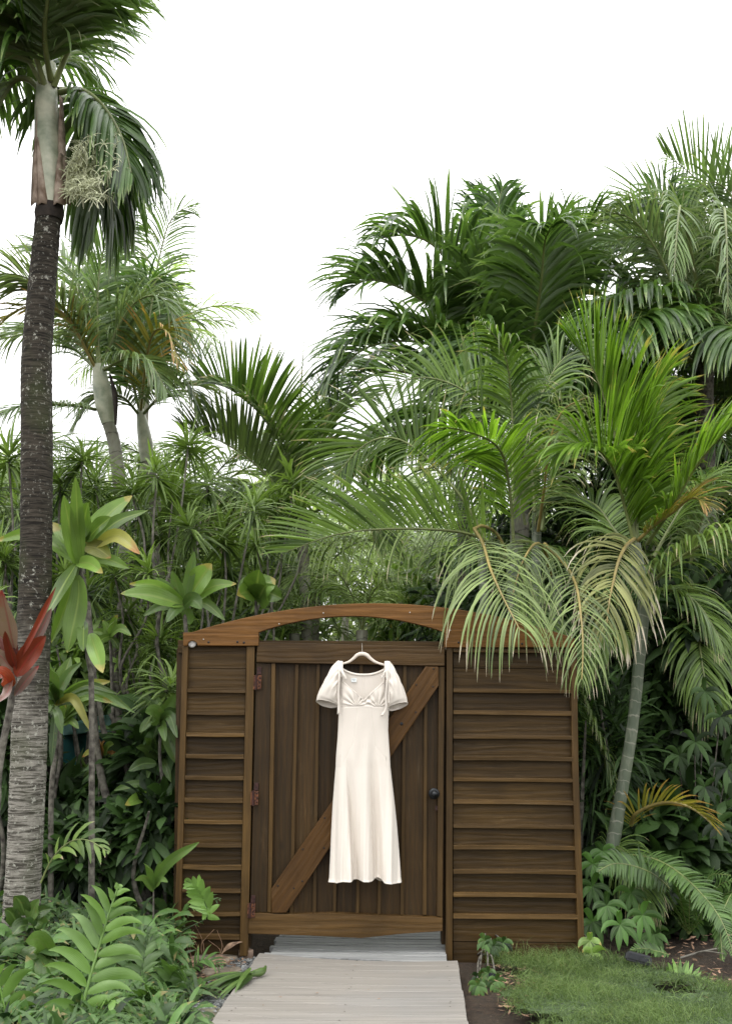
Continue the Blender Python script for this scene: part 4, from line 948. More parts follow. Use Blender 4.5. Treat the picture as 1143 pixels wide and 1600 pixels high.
crown(rp2, P(1103, 560, 8.0), 'royal', [(60, 40, 2.0, 90), (120, 30, 2.0, 70), (160, 15, 2.1, 60), (20, 20, 2.0, 80), (260, 10, 1.5, 60), (90, 60, 2.0, 70), (230, 25, 1.6, 80)], .9)

# --- thinner palms behind on the left
p2 = thing('palm_tree', P(205, 1300, 7.6), 'slender palm with cream crownshaft and dark flap, second from the left', 'palm tree')
trunk(p2, PX([(215, 1300, 7.6), (205, 1000, 7.6), (190, 790, 7.6), (180, 700, 7.6), (170, 660, 7.6)]), [M(13, 7.6), M(12, 7.6), M(11, 7.6), M(10, 7.6)], M_['ringed'], 60, 16, .03)
g = Geo(); tube(g, PX([(170, 662, 7.6), (164, 630, 7.6), (158, 600, 7.6), (153, 570, 7.6)]), [M(11, 7.6), M(16, 7.6), M(14, 7.6), M(8, 7.6)], 20, 16); g.build('crownshaft', M_['shaft'], p2)
g = Geo(); tube(g, PX([(172, 585, 7.5), (180, 620, 7.45), (181, 664, 7.45)]), [M(2, 7.6), M(5, 7.6), M(2, 7.6)], 10, 6, flat=.4); g.build('dry_sheath', M_['collar'], p2)
F2 = [
 ([(150, 640, 7.6), (120, 634, 7.4), (80, 632, 7.2), (30, 636, 7.0), (-20, 655, 6.9)], 'silver', .55, 0),
 ([(154, 575, 7.6), (120, 510, 7.4), (80, 462, 7.2), (30, 430, 7.1), (-30, 430, 7.0)], 'silver', .8, 0),
 ([(155, 575, 7.6), (145, 500, 7.6), (120, 440, 7.6), (90, 400, 7.6), (50, 390, 7.6)], 'silver', .8, 0),
 ([(156, 572, 7.6), (152, 490, 7.6), (156, 420, 7.6), (170, 370, 7.6), (200, 340, 7.6)], 'silver', .8, .3),
 ([(158, 575, 7.6), (185, 510, 7.6), (215, 470, 7.6), (250, 465, 7.6), (280, 510, 7.6)], 'silver', .75, 0),
 ([(152, 580, 7.7), (110, 540, 7.9), (60, 520, 8.0), (0, 530, 8.1)], 'silver', .8, 0),
 ([(158, 580, 7.6), (200, 560, 7.4), (235, 570, 7.3), (260, 610, 7.2)], 'silver', .7, 0),
 ([(152, 580, 7.6), (100, 490, 7.3), (40, 480, 7.2), (-10, 510, 7.1)], 'yellow', .9, 0),
]
for pts, s_, k, r in F2: frond(p2, PX(pts), s_, k, (0, -.1, 1), r, .014, .12, K=5)
p3 = thing('palm_tree', P(240, 1300, 8.2), 'slender palm with cream crownshaft behind the dracaena heads, third from the left', 'palm tree')
trunk(p3, PX([(255, 1300, 8.2), (250, 1000, 8.2), (246, 830, 8.2), (236, 745, 8.2), (230, 715, 8.2)]), [M(11, 8.2), M(10, 8.2), M(9, 8.2)], M_['ringed'], 60, 16, .03)
g = Geo(); tube(g, PX([(230, 722, 8.2), (227, 690, 8.2), (223, 665, 8.2), (219, 640, 8.2)]), [M(10, 8.2), M(12, 8.2), M(10, 8.2), M(6, 8.2)], 20, 16); g.build('crownshaft', M_['shaft'], p3)
F3 = [
 ([(220, 645, 8.2), (225, 560, 8.2), (238, 470, 8.2), (252, 390, 8.2), (272, 335, 8.2), (306, 322, 8.2)], 'silver', .62, .5),
 ([(220, 645, 8.2), (250, 560, 8.2), (268, 500, 8.2), (285, 500, 8.2), (300, 560, 8.2)], 'silver', .6, 0),
 ([(219, 645, 8.2), (200, 570, 8.0), (180, 520, 7.9), (150, 500, 7.8), (110, 510, 7.8)], 'silver', .8, 0),
 ([(220, 645, 8.2), (218, 560, 8.2), (222, 480, 8.2), (232, 440, 8.2), (256, 440, 8.2)], 'royal', .6, 0),
 ([(221, 650, 8.2), (260, 610, 8.0), (290, 600, 7.9), (318, 640, 7.8)], 'silver', .7, 0),
 ([(219, 650, 8.2), (190, 620, 8.0), (150, 620, 7.9), (120, 660, 7.8)], 'silver', .6, 0),
 ([(220, 645, 8.2), (228, 570, 7.8), (240, 520, 7.6), (262, 520, 7.4), (280, 570, 7.3)], 'yellow', 1.1, 0),
 ([(220, 645, 8.3), (212, 540, 8.5), (198, 450, 8.7), (170, 400, 8.8)], 'royal', .8, 0),
]
for pts, s_, k, r in F3: frond(p3, PX(pts), s_, k, (0, -.1, 1), r, .014, .14, K=5)
p4 = thing('palm_tree', P(345, 1300, 8.8), 'short palm with brown crownshaft and broad arching fronds, left of the header', 'palm tree')
trunk(p4, PX([(352, 1300, 8.8), (350, 1050, 8.8), (347, 950, 8.8)]), [M(15, 8.8), M(13, 8.8), M(12, 8.8)], M_['ringed'], 40, 16, .03)
g = Geo(); tube(g, PX([(347, 955, 8.8), (346, 900, 8.8), (344, 850, 8.8)]), [M(12, 8.8), M(13, 8.8), M(7, 8.8)], 20, 14); g.build('crownshaft', M_['sheath'], p4)
p5 = thing('palm_tree', P(470, 1300, 8.3), 'palm with two high arching fan-like fronds and a thin spear leaf, between header and dracaenas', 'palm tree')
trunk(p5, PX([(482, 1300, 8.3), (480, 1050, 8.3), (476, 900, 8.3), (470, 810, 8.3)]), [M(11, 8.3), M(9, 8.3), M(9, 8.3)], M_['ringed'], 50, 16, .03)
g = Geo(); tube(g, PX([(462, 760, 8.3), (468, 640, 8.3), (475, 530, 8.3)]), [.014, .010, .003], 20, 6); g.build('spear_leaf', M_['rachis'], p5)
F5 = [
 ([(468, 800, 8.3), (455, 735, 8.2), (430, 680, 8.1), (392, 632, 8.0), (348, 603, 7.9), (308, 596, 7.8)], 'fan', 1.1, .0, .2),
 ([(465, 820, 8.3), (435, 765, 8.1), (390, 718, 8.0), (335, 685, 7.9), (285, 672, 7.8)], 'fan', 1.05, .0, .15),
 ([(472, 800, 8.3), (495, 720, 8.3), (510, 660, 8.3), (540, 620, 8.3), (580, 620, 8.3)], 'areca', 1.0, 0, .15),
 ([(470, 800, 8.3), (480, 730, 8.4), (500, 690, 8.4), (520, 690, 8.4), (550, 740, 8.4)], 'areca', 1.0, 0, .15),
 ([(466, 810, 8.3), (420, 790, 8.2), (370, 780, 8.1), (320, 800, 8.0), (290, 850, 8.0)], 'areca', 1.0, 0, .15),
 ([(470, 810, 8.3), (520, 790, 8.2), (570, 800, 8.1), (600, 850, 8.0)], 'areca', .9, 0, .15),
 ([(468, 810, 8.4), (440, 740, 8.8), (420, 700, 9.0), (400, 690, 9.2), (370, 720, 9.3)], 'areca', 1.0, 0, .15),
]
for i_, (pts, s_, k, r, br) in enumerate(F5): frond(p5, PX(pts), s_, k * .92, (0, -.5, 1), r * .3, .014, br, K=6, droopk=.55, lift=1.0 if i_ < 2 else .5, jit=.5)
crown(p4, P(344, 850, 8.8), 'areca', [(0, 50, 1.6, 100), (60, 60, 1.6, 100), (120, 55, 1.6, 100), (180, 45, 1.6, 100), (300, 50, 1.4, 100), (240, 50, 1.4, 100)], 1.0)
# palm whose grey crownshaft shows through the arecas above the header
p6 = thing('palm_tree', P(722, 1300, 9.6), 'palm with grey-green crownshaft showing through gaps above the header', 'palm tree')
trunk(p6, PX([(728, 1300, 9.6), (726, 900, 9.6), (724, 800, 9.6)]), [M(12, 9.6), M(11, 9.6)], M_['ringed'], 60, 16, .03)
g = Geo(); tube(g, PX([(724, 812, 9.6), (722, 785, 9.6), (716, 756, 9.6)]), [M(11, 9.6), M(12, 9.6), M(7, 9.6)], 14, 14); g.build('crownshaft', M_['shaft'], p6)
crown(p6, P(716, 756, 9.6), 'areca', [(50, 50, 1.7, 80), (130, 50, 1.7, 80), (215, 55, 1.5, 110), (320, 45, 1.5, 110)], .8)

# --- small fronds in the distance, seen over and through the header
shared = []
for i in range(4):
    m_, g_ = frond(None, arc((0, 0, 0), 0, 58, 1.5, 95), 'areca', .95, hint_for(0, 58), 0, .012, .1, build=False, K=4, n=34)
    shared.append((m_.mesh('frond', M_['rachis']), g_.mesh('leaflets', M_['areca']), g_.mesh('leaflets', M_['areca_lightened']), g_.mesh('leaflets', M_['royal'])))
def small_palm(x, y, Y, label, nf, sc_, v, group='small palms behind the gate', tr=True):
    c = P(x, y, Y); o = thing('small_palm', (c[0], c[1], 0), label, 'palm tree', group)
    if tr: trunk(o, [np.array([c[0] + .05, c[1], -.05]), np.array([c[0], c[1], c[2] * .5]), c], [.06, .05, .045], M_['ringed'], 0, 10)
    for k in range(nf):
        sh = shared[(k + nf) % 4]; f = bpy.data.objects.new('frond', sh[0]); sc.collection.objects.link(f); f.parent = o
        f.location = Vector([0, 0, float(c[2])]); s_ = sc_ * random.uniform(.8, 1.15); f.scale = (s_,) * 3
        f.rotation_euler = (random.uniform(-.15, .15), random.uniform(-.45, .55), k * 2 * math.pi / nf + random.uniform(-.3, .3))
        l = bpy.data.objects.new('leaflets', sh[v]); sc.collection.objects.link(l); l.parent = f; l['kind'] = 'stuff'
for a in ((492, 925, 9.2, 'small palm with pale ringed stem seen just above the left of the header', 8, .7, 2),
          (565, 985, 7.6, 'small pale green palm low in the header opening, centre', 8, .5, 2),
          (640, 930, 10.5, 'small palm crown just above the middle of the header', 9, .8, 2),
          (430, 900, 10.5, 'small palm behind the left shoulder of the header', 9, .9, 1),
          (690, 900, 12, 'pale distant palm crown over the right of the header', 10, 1.1, 2),
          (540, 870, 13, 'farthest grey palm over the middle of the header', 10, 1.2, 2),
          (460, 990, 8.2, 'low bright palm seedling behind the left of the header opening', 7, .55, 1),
          (870, 960, 8.5, 'dark small palm in the gap behind the hanging pale fronds', 10, 1.0, 3),
          (1010, 780, 9.0, 'dark small palm behind the bright upright fronds', 11, 1.1, 3),
          (880, 720, 9.5, 'dark small palm between the dark palm and the bright fronds', 11, 1.1, 3),
          (960, 640, 9.8, 'highest small dark palm under the top right palm', 11, 1.1, 3),
          (1090, 700, 9.4, 'small dark palm under the corner palm on the right', 11, 1.1, 3),
          (1130, 900, 7.8, 'small dark palm at the right edge of the picture', 10, .9, 3),
          (300, 820, 9.6, 'small palm behind the thicket of thin-leaved dracaenas', 10, 1.0, 1),
          (20, 800, 8.6, 'small palm at the left edge behind the dark trunk', 10, .9, 1),
          (230, 560, 10.6, 'grey palm crown high behind the third slender trunk', 11, .95, 2)):
    small_palm(*a)

# ------------------------------------------------------------------ thin-leaved dracaenas
heads = []
for i in range(4):
    g = Geo(); n = 66
    z = rng.uniform(-.55, 1, n); az = rng.uniform(0, 2 * np.pi, n); rr = np.sqrt(1 - z ** 2)
    D = np.stack([rr * np.cos(az), rr * np.sin(az), z], 1)
    B = np.stack([rng.normal(0, .008, n), rng.normal(0, .008, n), z * .05], 1)
    W = np.cross(D, np.array([0, 0, 1.0])) + rng.normal(0, .2, (n, 3))
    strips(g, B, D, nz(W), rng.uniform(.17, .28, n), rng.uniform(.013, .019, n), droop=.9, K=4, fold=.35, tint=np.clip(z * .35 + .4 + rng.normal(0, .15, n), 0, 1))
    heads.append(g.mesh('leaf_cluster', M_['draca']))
def dracaena(base, hd, label, Yd, sc_=1.0, mat='stem'):
    b = P(base[0], base[1], Yd); o = thing('dracaena', (b[0], b[1], 0), label, 'shrub', 'thin-leaved dracaenas left of the gate'); b = np.array([b[0], b[1], -.02])
    o.location = Vector([float(v) for v in b])
    fork = P(lerp(base[0], np.mean([h[0] for h in hd]), .4), 1130, Yd)
    g = Geo(); tube(g, [b, b * .5 + fork * .5 + [random.uniform(-.1, .1), 0, 0], fork], [.020, .017, .015], 24, 8); g.build('trunk', M_[mat], o)
    for k, h in enumerate(hd):
        e = P(h[0], h[1], h[2] if len(h) > 2 else Yd + random.uniform(-.5, .4)); g = Geo()
        m1 = fork + (e - fork) * .35 + np.array([random.uniform(-.12, .12), random.uniform(-.1, .1), 0]); m2 = fork + (e - fork) * .75 + np.array([random.uniform(-.07, .07), 0, -.04])
        tube(g, [fork + [random.uniform(-.006, .006), .004 * k, -.02], m1, m2, e], [.011, .009, .008, .007], 30, 7); g.build('stem', M_[mat], o)
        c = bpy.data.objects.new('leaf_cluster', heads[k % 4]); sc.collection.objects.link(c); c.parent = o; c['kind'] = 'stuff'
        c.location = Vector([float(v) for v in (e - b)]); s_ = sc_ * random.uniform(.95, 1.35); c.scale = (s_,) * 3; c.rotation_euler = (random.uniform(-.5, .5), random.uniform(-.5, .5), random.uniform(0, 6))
dracaena((30, 1330), [(14, 722), (-10, 770), (30, 800), (60, 690)], 'dracaena with spiky heads against the sky at the left edge', 6.9)
dracaena((110, 1330), [(128, 722), (95, 760), (150, 760), (118, 650 + 90)], 'dracaena with spiky heads right of the dark trunk against the sky', 7.0)
dracaena((215, 1340), [(294, 700), (245, 745), (270, 775), (222, 800), (206, 770), (250, 840)], 'tall grey-stemmed dracaena whose highest head touches the slender palm', 6.7)
dracaena((270, 1340), [(355, 890), (350, 845), (395, 800), (325, 760), (300, 830), (318, 905)], 'dracaena with crossing grey stems just left of the header', 7.0)
dracaena((370, 1200), [(432, 790), (458, 760), (400, 850), (440, 840), (470, 800)], 'dracaena with slim leaning stems behind the left of the header', 7.6)
dracaena((200, 1340), [(250, 1010), (200, 960), (232, 900), (270, 950), (180, 900), (262, 1080)], 'shaded low dracaena with dark twisting stems beside the left panel', 6.3, .9, 'stem_dark')
dracaena((130, 1340), [(180, 1000), (140, 930), (210, 870), (100, 900), (160, 1080)], 'shaded dracaena behind the large ti plant', 6.6, .95, 'stem_dark')
dracaena((20, 1340), [(10, 880), (-20, 950), (20, 1010), (0, 860)], 'dracaena in shade left of the dark trunk', 6.5, .95, 'stem_dark')
# bare criss-cross stems in the shade left of the panel
for k, (pts, r) in enumerate([(((228, 1330, 6.0), (205, 1240, 6.0), (190, 1180, 6.0), (165, 1150, 6.0), (152, 1080, 6.0), (130, 960, 6.0)), 6),
              (((196, 1330, 5.9), (180, 1310, 5.9), (158, 1210, 5.9), (148, 1130, 5.9), (146, 1040, 5.9), (138, 940, 5.9)), 7),
              (((262, 1290, 6.2), (232, 1205, 6.2), (200, 1165, 6.2), (172, 1115, 6.2)), 6),
              (((190, 1230, 6.4), (186, 1150, 6.4), (180, 1010, 6.4), (200, 880, 6.4)), 8),
              (((248, 1360, 6.1), (252, 1180, 6.1), (262, 1100, 6.1), (245, 1000, 6.1), (262, 900, 6.1)), 5),
              (((90, 1340, 6.3), (95, 1180, 6.3), (92, 1060, 6.3)), 6)]):
    lab = ['thin dark stem curving right behind the ti plant', 'spotted dark trunk leaning left of centre in the undergrowth', 'dark branch slanting down towards the left panel', 'thicker dark upright trunk in the undergrowth', 'thin stem close beside the left gate panel', 'thin dark trunk just right of the palm trunk'][k]
    o = thing('bare_stem', (P(*pts[0])[0], P(*pts[0])[1], 0), lab, 'tree')
    g = Geo(); b = P(*pts[0]); tube(g, [np.array([b[0], b[1], -.03])] + PX(pts[1:]), [M(r, 6), M(r * .8, 6), M(r * .5, 6)], 40, 9); g.build('trunk', M_['stem_dark'], o)

# ------------------------------------------------------------------ broad leaves
def leaf(parent, base, tip, wpx, Y, bow=0.15, mat='ti', fold=.38, wave=.16, Yt=None, face=None, name='leaf', prof='blade', bend=None):
    Yt = Y if Yt is None else Yt
    b, t_ = P(base[0], base[1], Y), P(tip[0], tip[1], Yt); L = np.linalg.norm(t_ - b)
    mid = (b + t_) / 2 + np.array([0, 0, bow * L]) if bend is None else P(bend[0], bend[1], (Y + Yt) / 2)
    C, Lc = catmull([b, mid, t_], 15); T = nz(np.gradient(C, axis=0))
    f = np.array(face if face is not None else (random.uniform(-.25, .25), -1, random.uniform(.0, .4)))
    W = nz(np.cross(T, f)); N = np.cross(W, T); s = np.linspace(0, 1, 15)
    pr = np.clip((s + .01) ** .62 * (1 - s) ** .72 * 1.98, .05, 1)
    h = (M(wpx, Y) / 2 * pr)[:, None]; us = np.linspace(-1, 1, 7)
    ph = random.random() * 6
    V = np.stack([C + W * h * u + N * h * (fold * abs(u) + wave * abs(u) * np.sin(s * 9 + ph + u)[:, None]) for u in us], 1)
    idx = np.arange(15 * 7).reshape(15, 7); g = Geo()
    g.add(V.reshape(-1, 3), np.stack([idx[:-1, :-1], idx[:-1, 1:], idx[1:, 1:], idx[1:, :-1]], -1).reshape(-1, 4), random.random(), np.repeat(s, 7), np.tile(us, 15))
    return g.build(name, M_[mat], parent)
def ti(name, label, crownpx, Y, leaves, mat, stem=None, stemmat='stem', srad=5, off=(0, 0), scl=1.0, group=None):
    fx = lambda q: (off[0] + q[0] / scl, off[1] + q[1] / scl)
    c = fx(crownpx); b = P(c[0], c[1], Y); o = thing(name, (b[0], b[1], 0), label, 'shrub', group)
    for lf in leaves:
        tip, wv = fx(lf[0]), lf[1] / scl * (1.15 if name == 'red_ti_plant' else 1.3); kw = lf[2] if len(lf) > 2 else {}
        kw = dict(kw)
        if 'bend' in kw: kw['bend'] = fx(kw['bend'])
        if 'b' in kw: bb = fx(kw.pop('b'))
        else: bb = (c[0] + random.uniform(-3, 3), c[1] + random.uniform(-5, 5))
        kw.setdefault('mat', mat); kw.setdefault('Yt', Y + random.uniform(-.25, .05))
        leaf(o, bb, tip, wv, Y, **kw)
    if stem:
        g = Geo(); q = [fx(s_) for s_ in stem]; pts = [P(x, y, Y + .02) for x, y in q]; pts[-1] = np.array([pts[-1][0], pts[-1][1], -.03]) if q[-1][1] > 1300 else pts[-1]
        if q[-1][1] <= 1300: pts.append(np.array([pts[-1][0] - .03, pts[-1][1], -.03]))
        tube(g, pts, [M(srad * .4, Y), M(srad * .5, Y)], 30, 9); g.build('stem', M_[stemmat], o)
    return o
ti('ti_plant', 'large bright green ti plant with one long hanging leaf, right of the dark trunk', (350, 1085), 5.25, [
  ((338, 700), 62, dict(bow=0, face=(.2, -1, .3))), ((285, 785), 70, dict(bow=0)), ((395, 815), 95, dict(bow=0, b=(360, 970), face=(0, -1, .2))), ((590, 785), 95, dict(bow=.12, Yt=5.35)),
  ((660, 850), 60, dict(bow=.14)), ((495, 880), 75, dict(bow=.03, b=(385, 985))), ((625, 1045), 60, dict(bow=.22, mat='ti_yellow', b=(420, 1010))), ((495, 1062), 75, dict(bow=.12, mat='ti_yellow', b=(370, 1010), face=(0, -1, .1))),
  ((235, 905), 70, dict(bow=.04, Yt=5.4)), ((578, 1108), 55, dict(bow=.12)), ((302, 1485), 98, dict(bow=.0, bend=(350, 1250), face=(-.2, -1, .0), b=(350, 1140), fold=.12)),
  ((460, 1575), 70, dict(bow=0, b=(405, 1400), face=(.2, -1, .1))), ((200, 1330), 60, dict(bend=(280, 1190))), ((-20, 985), 60, dict(bow=.15, Yt=5.5)), ((372, 1480), 50, dict(bow=0, b=(375, 1340))),
  ((230, 1440), 60, dict(bend=(300, 1260), Yt=5.4)), ((460, 1130), 60, dict(bow=.1)), ((400, 900), 50, dict(bow=0, b=(365, 1000)))],
  'ti', [(350, 1095), (372, 1180), (385, 1320), (395, 1500), (410, 1700), (430, 2500)], 'stem_dark', 10, (0, 500), 2.857)
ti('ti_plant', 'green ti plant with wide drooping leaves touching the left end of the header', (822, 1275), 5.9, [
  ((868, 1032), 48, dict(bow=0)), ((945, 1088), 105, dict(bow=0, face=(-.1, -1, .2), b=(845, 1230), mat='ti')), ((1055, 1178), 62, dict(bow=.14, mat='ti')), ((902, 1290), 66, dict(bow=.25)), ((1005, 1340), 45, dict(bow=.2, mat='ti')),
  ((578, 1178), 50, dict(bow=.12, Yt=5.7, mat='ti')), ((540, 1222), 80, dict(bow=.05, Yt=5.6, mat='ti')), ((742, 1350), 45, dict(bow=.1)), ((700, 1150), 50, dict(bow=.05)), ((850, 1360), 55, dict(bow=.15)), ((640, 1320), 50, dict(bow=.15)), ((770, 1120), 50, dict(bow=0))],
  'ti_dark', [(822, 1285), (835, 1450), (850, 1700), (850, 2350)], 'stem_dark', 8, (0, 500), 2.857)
OZ, SZ = (0, 900), 3.479
ti('red_ti_plant', 'red and orange ti plant with upright leaves in front of the palm trunk, lower left', (85, 520), 4.65, [
  ((10, 75), 120, dict(mat='ti_pink', bow=0, b=(80, 400))), ((305, 60), 46, dict(mat='ti_red', bow=-.04, b=(90, 480))), ((282, 175), 60, dict(mat='ti_pink', bow=-.05, b=(150, 420))),
  ((252, 325), 120, dict(mat='ti_red', bow=.06, b=(88, 545), face=(.1, -1, .1))), ((-10, 225), 100, dict(mat='ti_red', bow=.0, b=(85, 500), bend=(40, 330))), ((30, 300), 70, dict(mat='ti_red', bow=0, b=(88, 510))),
  ((212, 488), 60, dict(mat='ti_pink', bow=.0, b=(80, 650), bend=(150, 560))), ((-40, 520), 90, dict(mat='ti_red', bow=.1, b=(70, 600))), ((-20, 700), 70, dict(mat='ti_pink', bow=.0, b=(62, 560), bend=(40, 640))),
  ((-50, 400), 70, dict(mat='ti_pink', bow=.1, b=(70, 520))), ((0, 560), 60, dict(mat='ti_red', bow=.0, b=(40, 500)))],
  'ti_red', [(80, 520), (68, 640), (45, 780), (20, 900), (-10, 1100), (-20, 1300)], 'stem_dark', 13, OZ, SZ)
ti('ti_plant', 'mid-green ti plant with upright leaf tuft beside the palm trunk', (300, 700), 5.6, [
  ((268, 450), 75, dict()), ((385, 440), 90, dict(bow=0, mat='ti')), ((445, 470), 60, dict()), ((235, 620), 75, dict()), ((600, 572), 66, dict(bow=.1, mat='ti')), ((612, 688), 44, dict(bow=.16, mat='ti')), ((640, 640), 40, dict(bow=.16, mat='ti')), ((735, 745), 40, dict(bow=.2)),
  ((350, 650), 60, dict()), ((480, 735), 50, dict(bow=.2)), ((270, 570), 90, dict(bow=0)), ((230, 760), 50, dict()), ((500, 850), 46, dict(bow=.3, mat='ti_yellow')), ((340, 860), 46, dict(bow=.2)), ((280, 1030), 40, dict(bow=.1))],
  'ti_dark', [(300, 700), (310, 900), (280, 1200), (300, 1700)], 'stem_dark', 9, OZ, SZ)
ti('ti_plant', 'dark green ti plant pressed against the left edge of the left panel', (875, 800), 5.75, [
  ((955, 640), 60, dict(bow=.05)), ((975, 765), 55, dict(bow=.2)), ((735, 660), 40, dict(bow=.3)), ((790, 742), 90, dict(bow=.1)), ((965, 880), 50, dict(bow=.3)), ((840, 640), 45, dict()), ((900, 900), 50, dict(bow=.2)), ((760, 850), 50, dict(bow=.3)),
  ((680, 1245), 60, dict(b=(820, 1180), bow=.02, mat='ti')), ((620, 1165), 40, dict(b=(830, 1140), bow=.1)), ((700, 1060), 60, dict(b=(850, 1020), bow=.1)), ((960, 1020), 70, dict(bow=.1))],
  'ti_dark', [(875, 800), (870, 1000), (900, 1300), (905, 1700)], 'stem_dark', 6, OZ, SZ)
ti('bronze_ti_plant', 'small ti plant with one orange-bronze upright leaf in the undergrowth', (545, 1010), 6.0, [
  ((530, 870), 34, dict(mat='ti_bronze', bow=0)), ((620, 915), 46, dict(mat='ti')), ((450, 985), 40, dict(mat='ti_yellow')), ((570, 900), 34, dict(mat='ti_bronze')), ((600, 980), 34, dict(mat='ti')), ((490, 940), 30, dict(mat='ti')), ((640, 960), 30, dict(mat='ti_bronze'))],
  'ti', [(545, 1010), (540, 1200), (560, 1600)], 'stem_dark', 4, OZ, SZ)
ti('ti_plant', 'long strap-leaved plant rising in front of the left gate panel', (640, 1040), 5.25, [
  ((830, 842), 40, dict(bow=.0, bend=(705, 925))), ((725, 900), 26, dict()), ((668, 920), 26, dict(bow=0)), ((600, 930), 30, dict()), ((560, 1000), 26, dict()), ((700, 1010), 24, dict(bow=.2))],
  'ti_dark', [(640, 1045), (640, 1100), (645, 1200)], 'stem_dark', 3, (0, 1000), 2.667)

ti('ti_plant', 'ti plant with long arching pale green leaves above the teal hut', (330, 800), 5.95, [
  ((600, 690), 44, dict(bow=.22)), ((700, 725), 40, dict(bow=.22)), ((470, 720), 46, dict(bow=.1)), ((360, 700), 44, dict()), ((430, 830), 40, dict(bow=.25)), ((260, 730), 40, dict()), ((420, 560), 50, dict(bow=.02))],
  'ti', [(330, 800), (325, 1000), (290, 1300), (300, 1750)], 'stem_dark', 7, OZ, SZ)
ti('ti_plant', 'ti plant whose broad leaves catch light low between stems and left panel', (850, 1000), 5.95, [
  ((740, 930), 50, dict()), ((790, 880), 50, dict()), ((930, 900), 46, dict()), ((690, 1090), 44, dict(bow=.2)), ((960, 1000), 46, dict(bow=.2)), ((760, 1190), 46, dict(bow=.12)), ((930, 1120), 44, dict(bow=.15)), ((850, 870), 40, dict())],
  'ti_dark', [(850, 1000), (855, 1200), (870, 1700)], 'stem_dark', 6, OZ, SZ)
ti('ti_plant', 'light green ti tuft between the big ti plant and the header end', (600, 330), 6.2, [
  ((690, 280), 40, dict(bow=.1)), ((715, 325), 40, dict(bow=.15)), ((560, 240), 40, dict()), ((640, 210), 44, dict()), ((500, 300), 40, dict(bow=.15)), ((520, 380), 40, dict(bow=.1)), ((650, 400), 40, dict(bow=.1))],
  'ti', [(600, 330), (610, 600), (620, 1000), (640, 1750)], 'stem_dark', 6, OZ, SZ)
ti('ti_plant', 'glossy broad-leaved plant just above the left end of the gate header', (400, 935), 6.4, [
  ((405, 890), 44, dict(bow=0)), ((385, 900), 40, dict(bow=0)), ((430, 905), 36, dict()), ((370, 930), 30, dict(bow=.1)), ((440, 935), 30, dict(bow=.15)), ((415, 915), 40, dict(bow=0))],
  'ti', [(400, 935), (400, 1100), (402, 1400)], 'stem_dark', 6)
# red bromeliad and low palms in the left undergrowth
ti('bromeliad', 'dark red bromeliad rosette far back in the undergrowth', (735, 930), 7.2, [((700 + 35 + 60 * math.cos(a), 930 - 50 * math.sin(a)), 26, dict(mat='ti_red' if k % 3 == 0 else 'ti_bronze')) for k, a in enumerate(np.linspace(-.3, 3.5, 12))], 'ti_red', [(735, 930), (735, 1100), (735, 1300)], 'stem_dark', 3, OZ, SZ)
# ------------------------------------------------------------------ ferns
def fern(parent, pts, L, W, n, droop=.5, lift=.1, a0=78, a1=40, mat='fern', hint=(0, -.5, 1), K=4, prof='lobe', r0=.004, bare=.08, cols=3, rm='rachis', name='frond'):
    C, Ln = catmull(pts, 40); T, N, S = frames(C, hint); g = Geo(); m = Geo()
    tube(m, list(C[::5]) + [C[-1]], [r0, r0 * .5], 16, 5, cap=False)
    for sd in (1, -1):
        t = np.clip(np.linspace(bare, .99, n) + (0.5 / n if sd > 0 else 0), 0, 1); i = np.clip((t * 39).astype(int), 0, 38); f = (t * 39 - i)[:, None]
        ip = lambda A: A[i] * (1 - f) + A[i + 1] * f
        tt = (t - bare) / (1 - bare); a = np.radians(a0 + (a1 - a0) * tt + rng.normal(0, 4, n))[:, None]
        Nn = nz(ip(N)); Ss = nz(ip(S)); li = lift + rng.normal(0, .12, n)[:, None]
        D = nz(ip(T)) * np.cos(a) + (Ss * sd * np.cos(li) + Nn * np.sin(li)) * np.sin(a)
        ln = L * np.clip(np.sin(np.pi * (tt * .84 + .14)) ** .8, .12, 1) * rng.normal(1, .07, n)
        strips(g, ip(C), D, nz(np.cross(D, Nn) + Nn * rng.normal(0, .12, n)[:, None]), ln, W * np.clip(ln / L, .45, 1) * rng.normal(1, .06, n), droop=droop, K=K, fold=.18 * sd, cols=cols, prof=prof, wave=.12, tint=np.clip(rng.normal(.55, .18, n), 0, 1))
    if parent is None: return m, g
    f = m.build(name, M_[rm], parent); l = g.build('leaflets', M_[mat], f); l['kind'] = 'stuff'; return f
wf = thing('wart_fern', GR(140, 1620), 'large bright lobed fern frond standing up front in the lower left', 'fern')
fern(wf, PX([(118, 1625, 4.2), (136, 1545, 4.25), (155, 1480, 4.3), (167, 1438, 4.32), (184, 1388, 4.35)]), .215, .046, 13, 1.0, .35, 68, 30, 'fern_bright', (.2, -1, .35), 8, 'blade', .008, .0, 5, 'fern_bright')
fern(wf, PX([(140, 1600, 4.3), (152, 1580, 4.25), (168, 1562, 4.2), (200, 1580, 4.15), (212, 1610, 4.1)]), .06, .03, 8, .6, .2, 66, 30, 'fern_bright', (0, -.6, 1), 6, 'lobe', .004, .1, 5, 'fern_bright')
wf2 = thing('wart_fern', GR(10, 1640), 'bright lobed fern frond cut off by the lower left corner', 'fern')
fern(wf2, PX([(14, 1640, 4.3), (10, 1590, 4.3), (2, 1550, 4.3), (-6, 1515, 4.3)]), .18, .045, 8, 1.0, .4, 66, 34, 'fern_bright', (.1, -1, .4), 7, 'blade', .006, .0, 5, 'fern_bright')
fern(wf2, PX([(30, 1640, 4.3), (50, 1600, 4.25), (60, 1590, 4.2), (75, 1585, 4.15)]), .09, .035, 7, .6, .4, 66, 34, 'fern_bright', (.1, -1, .6), 6, 'lobe', .005, .0, 5, 'fern_bright')
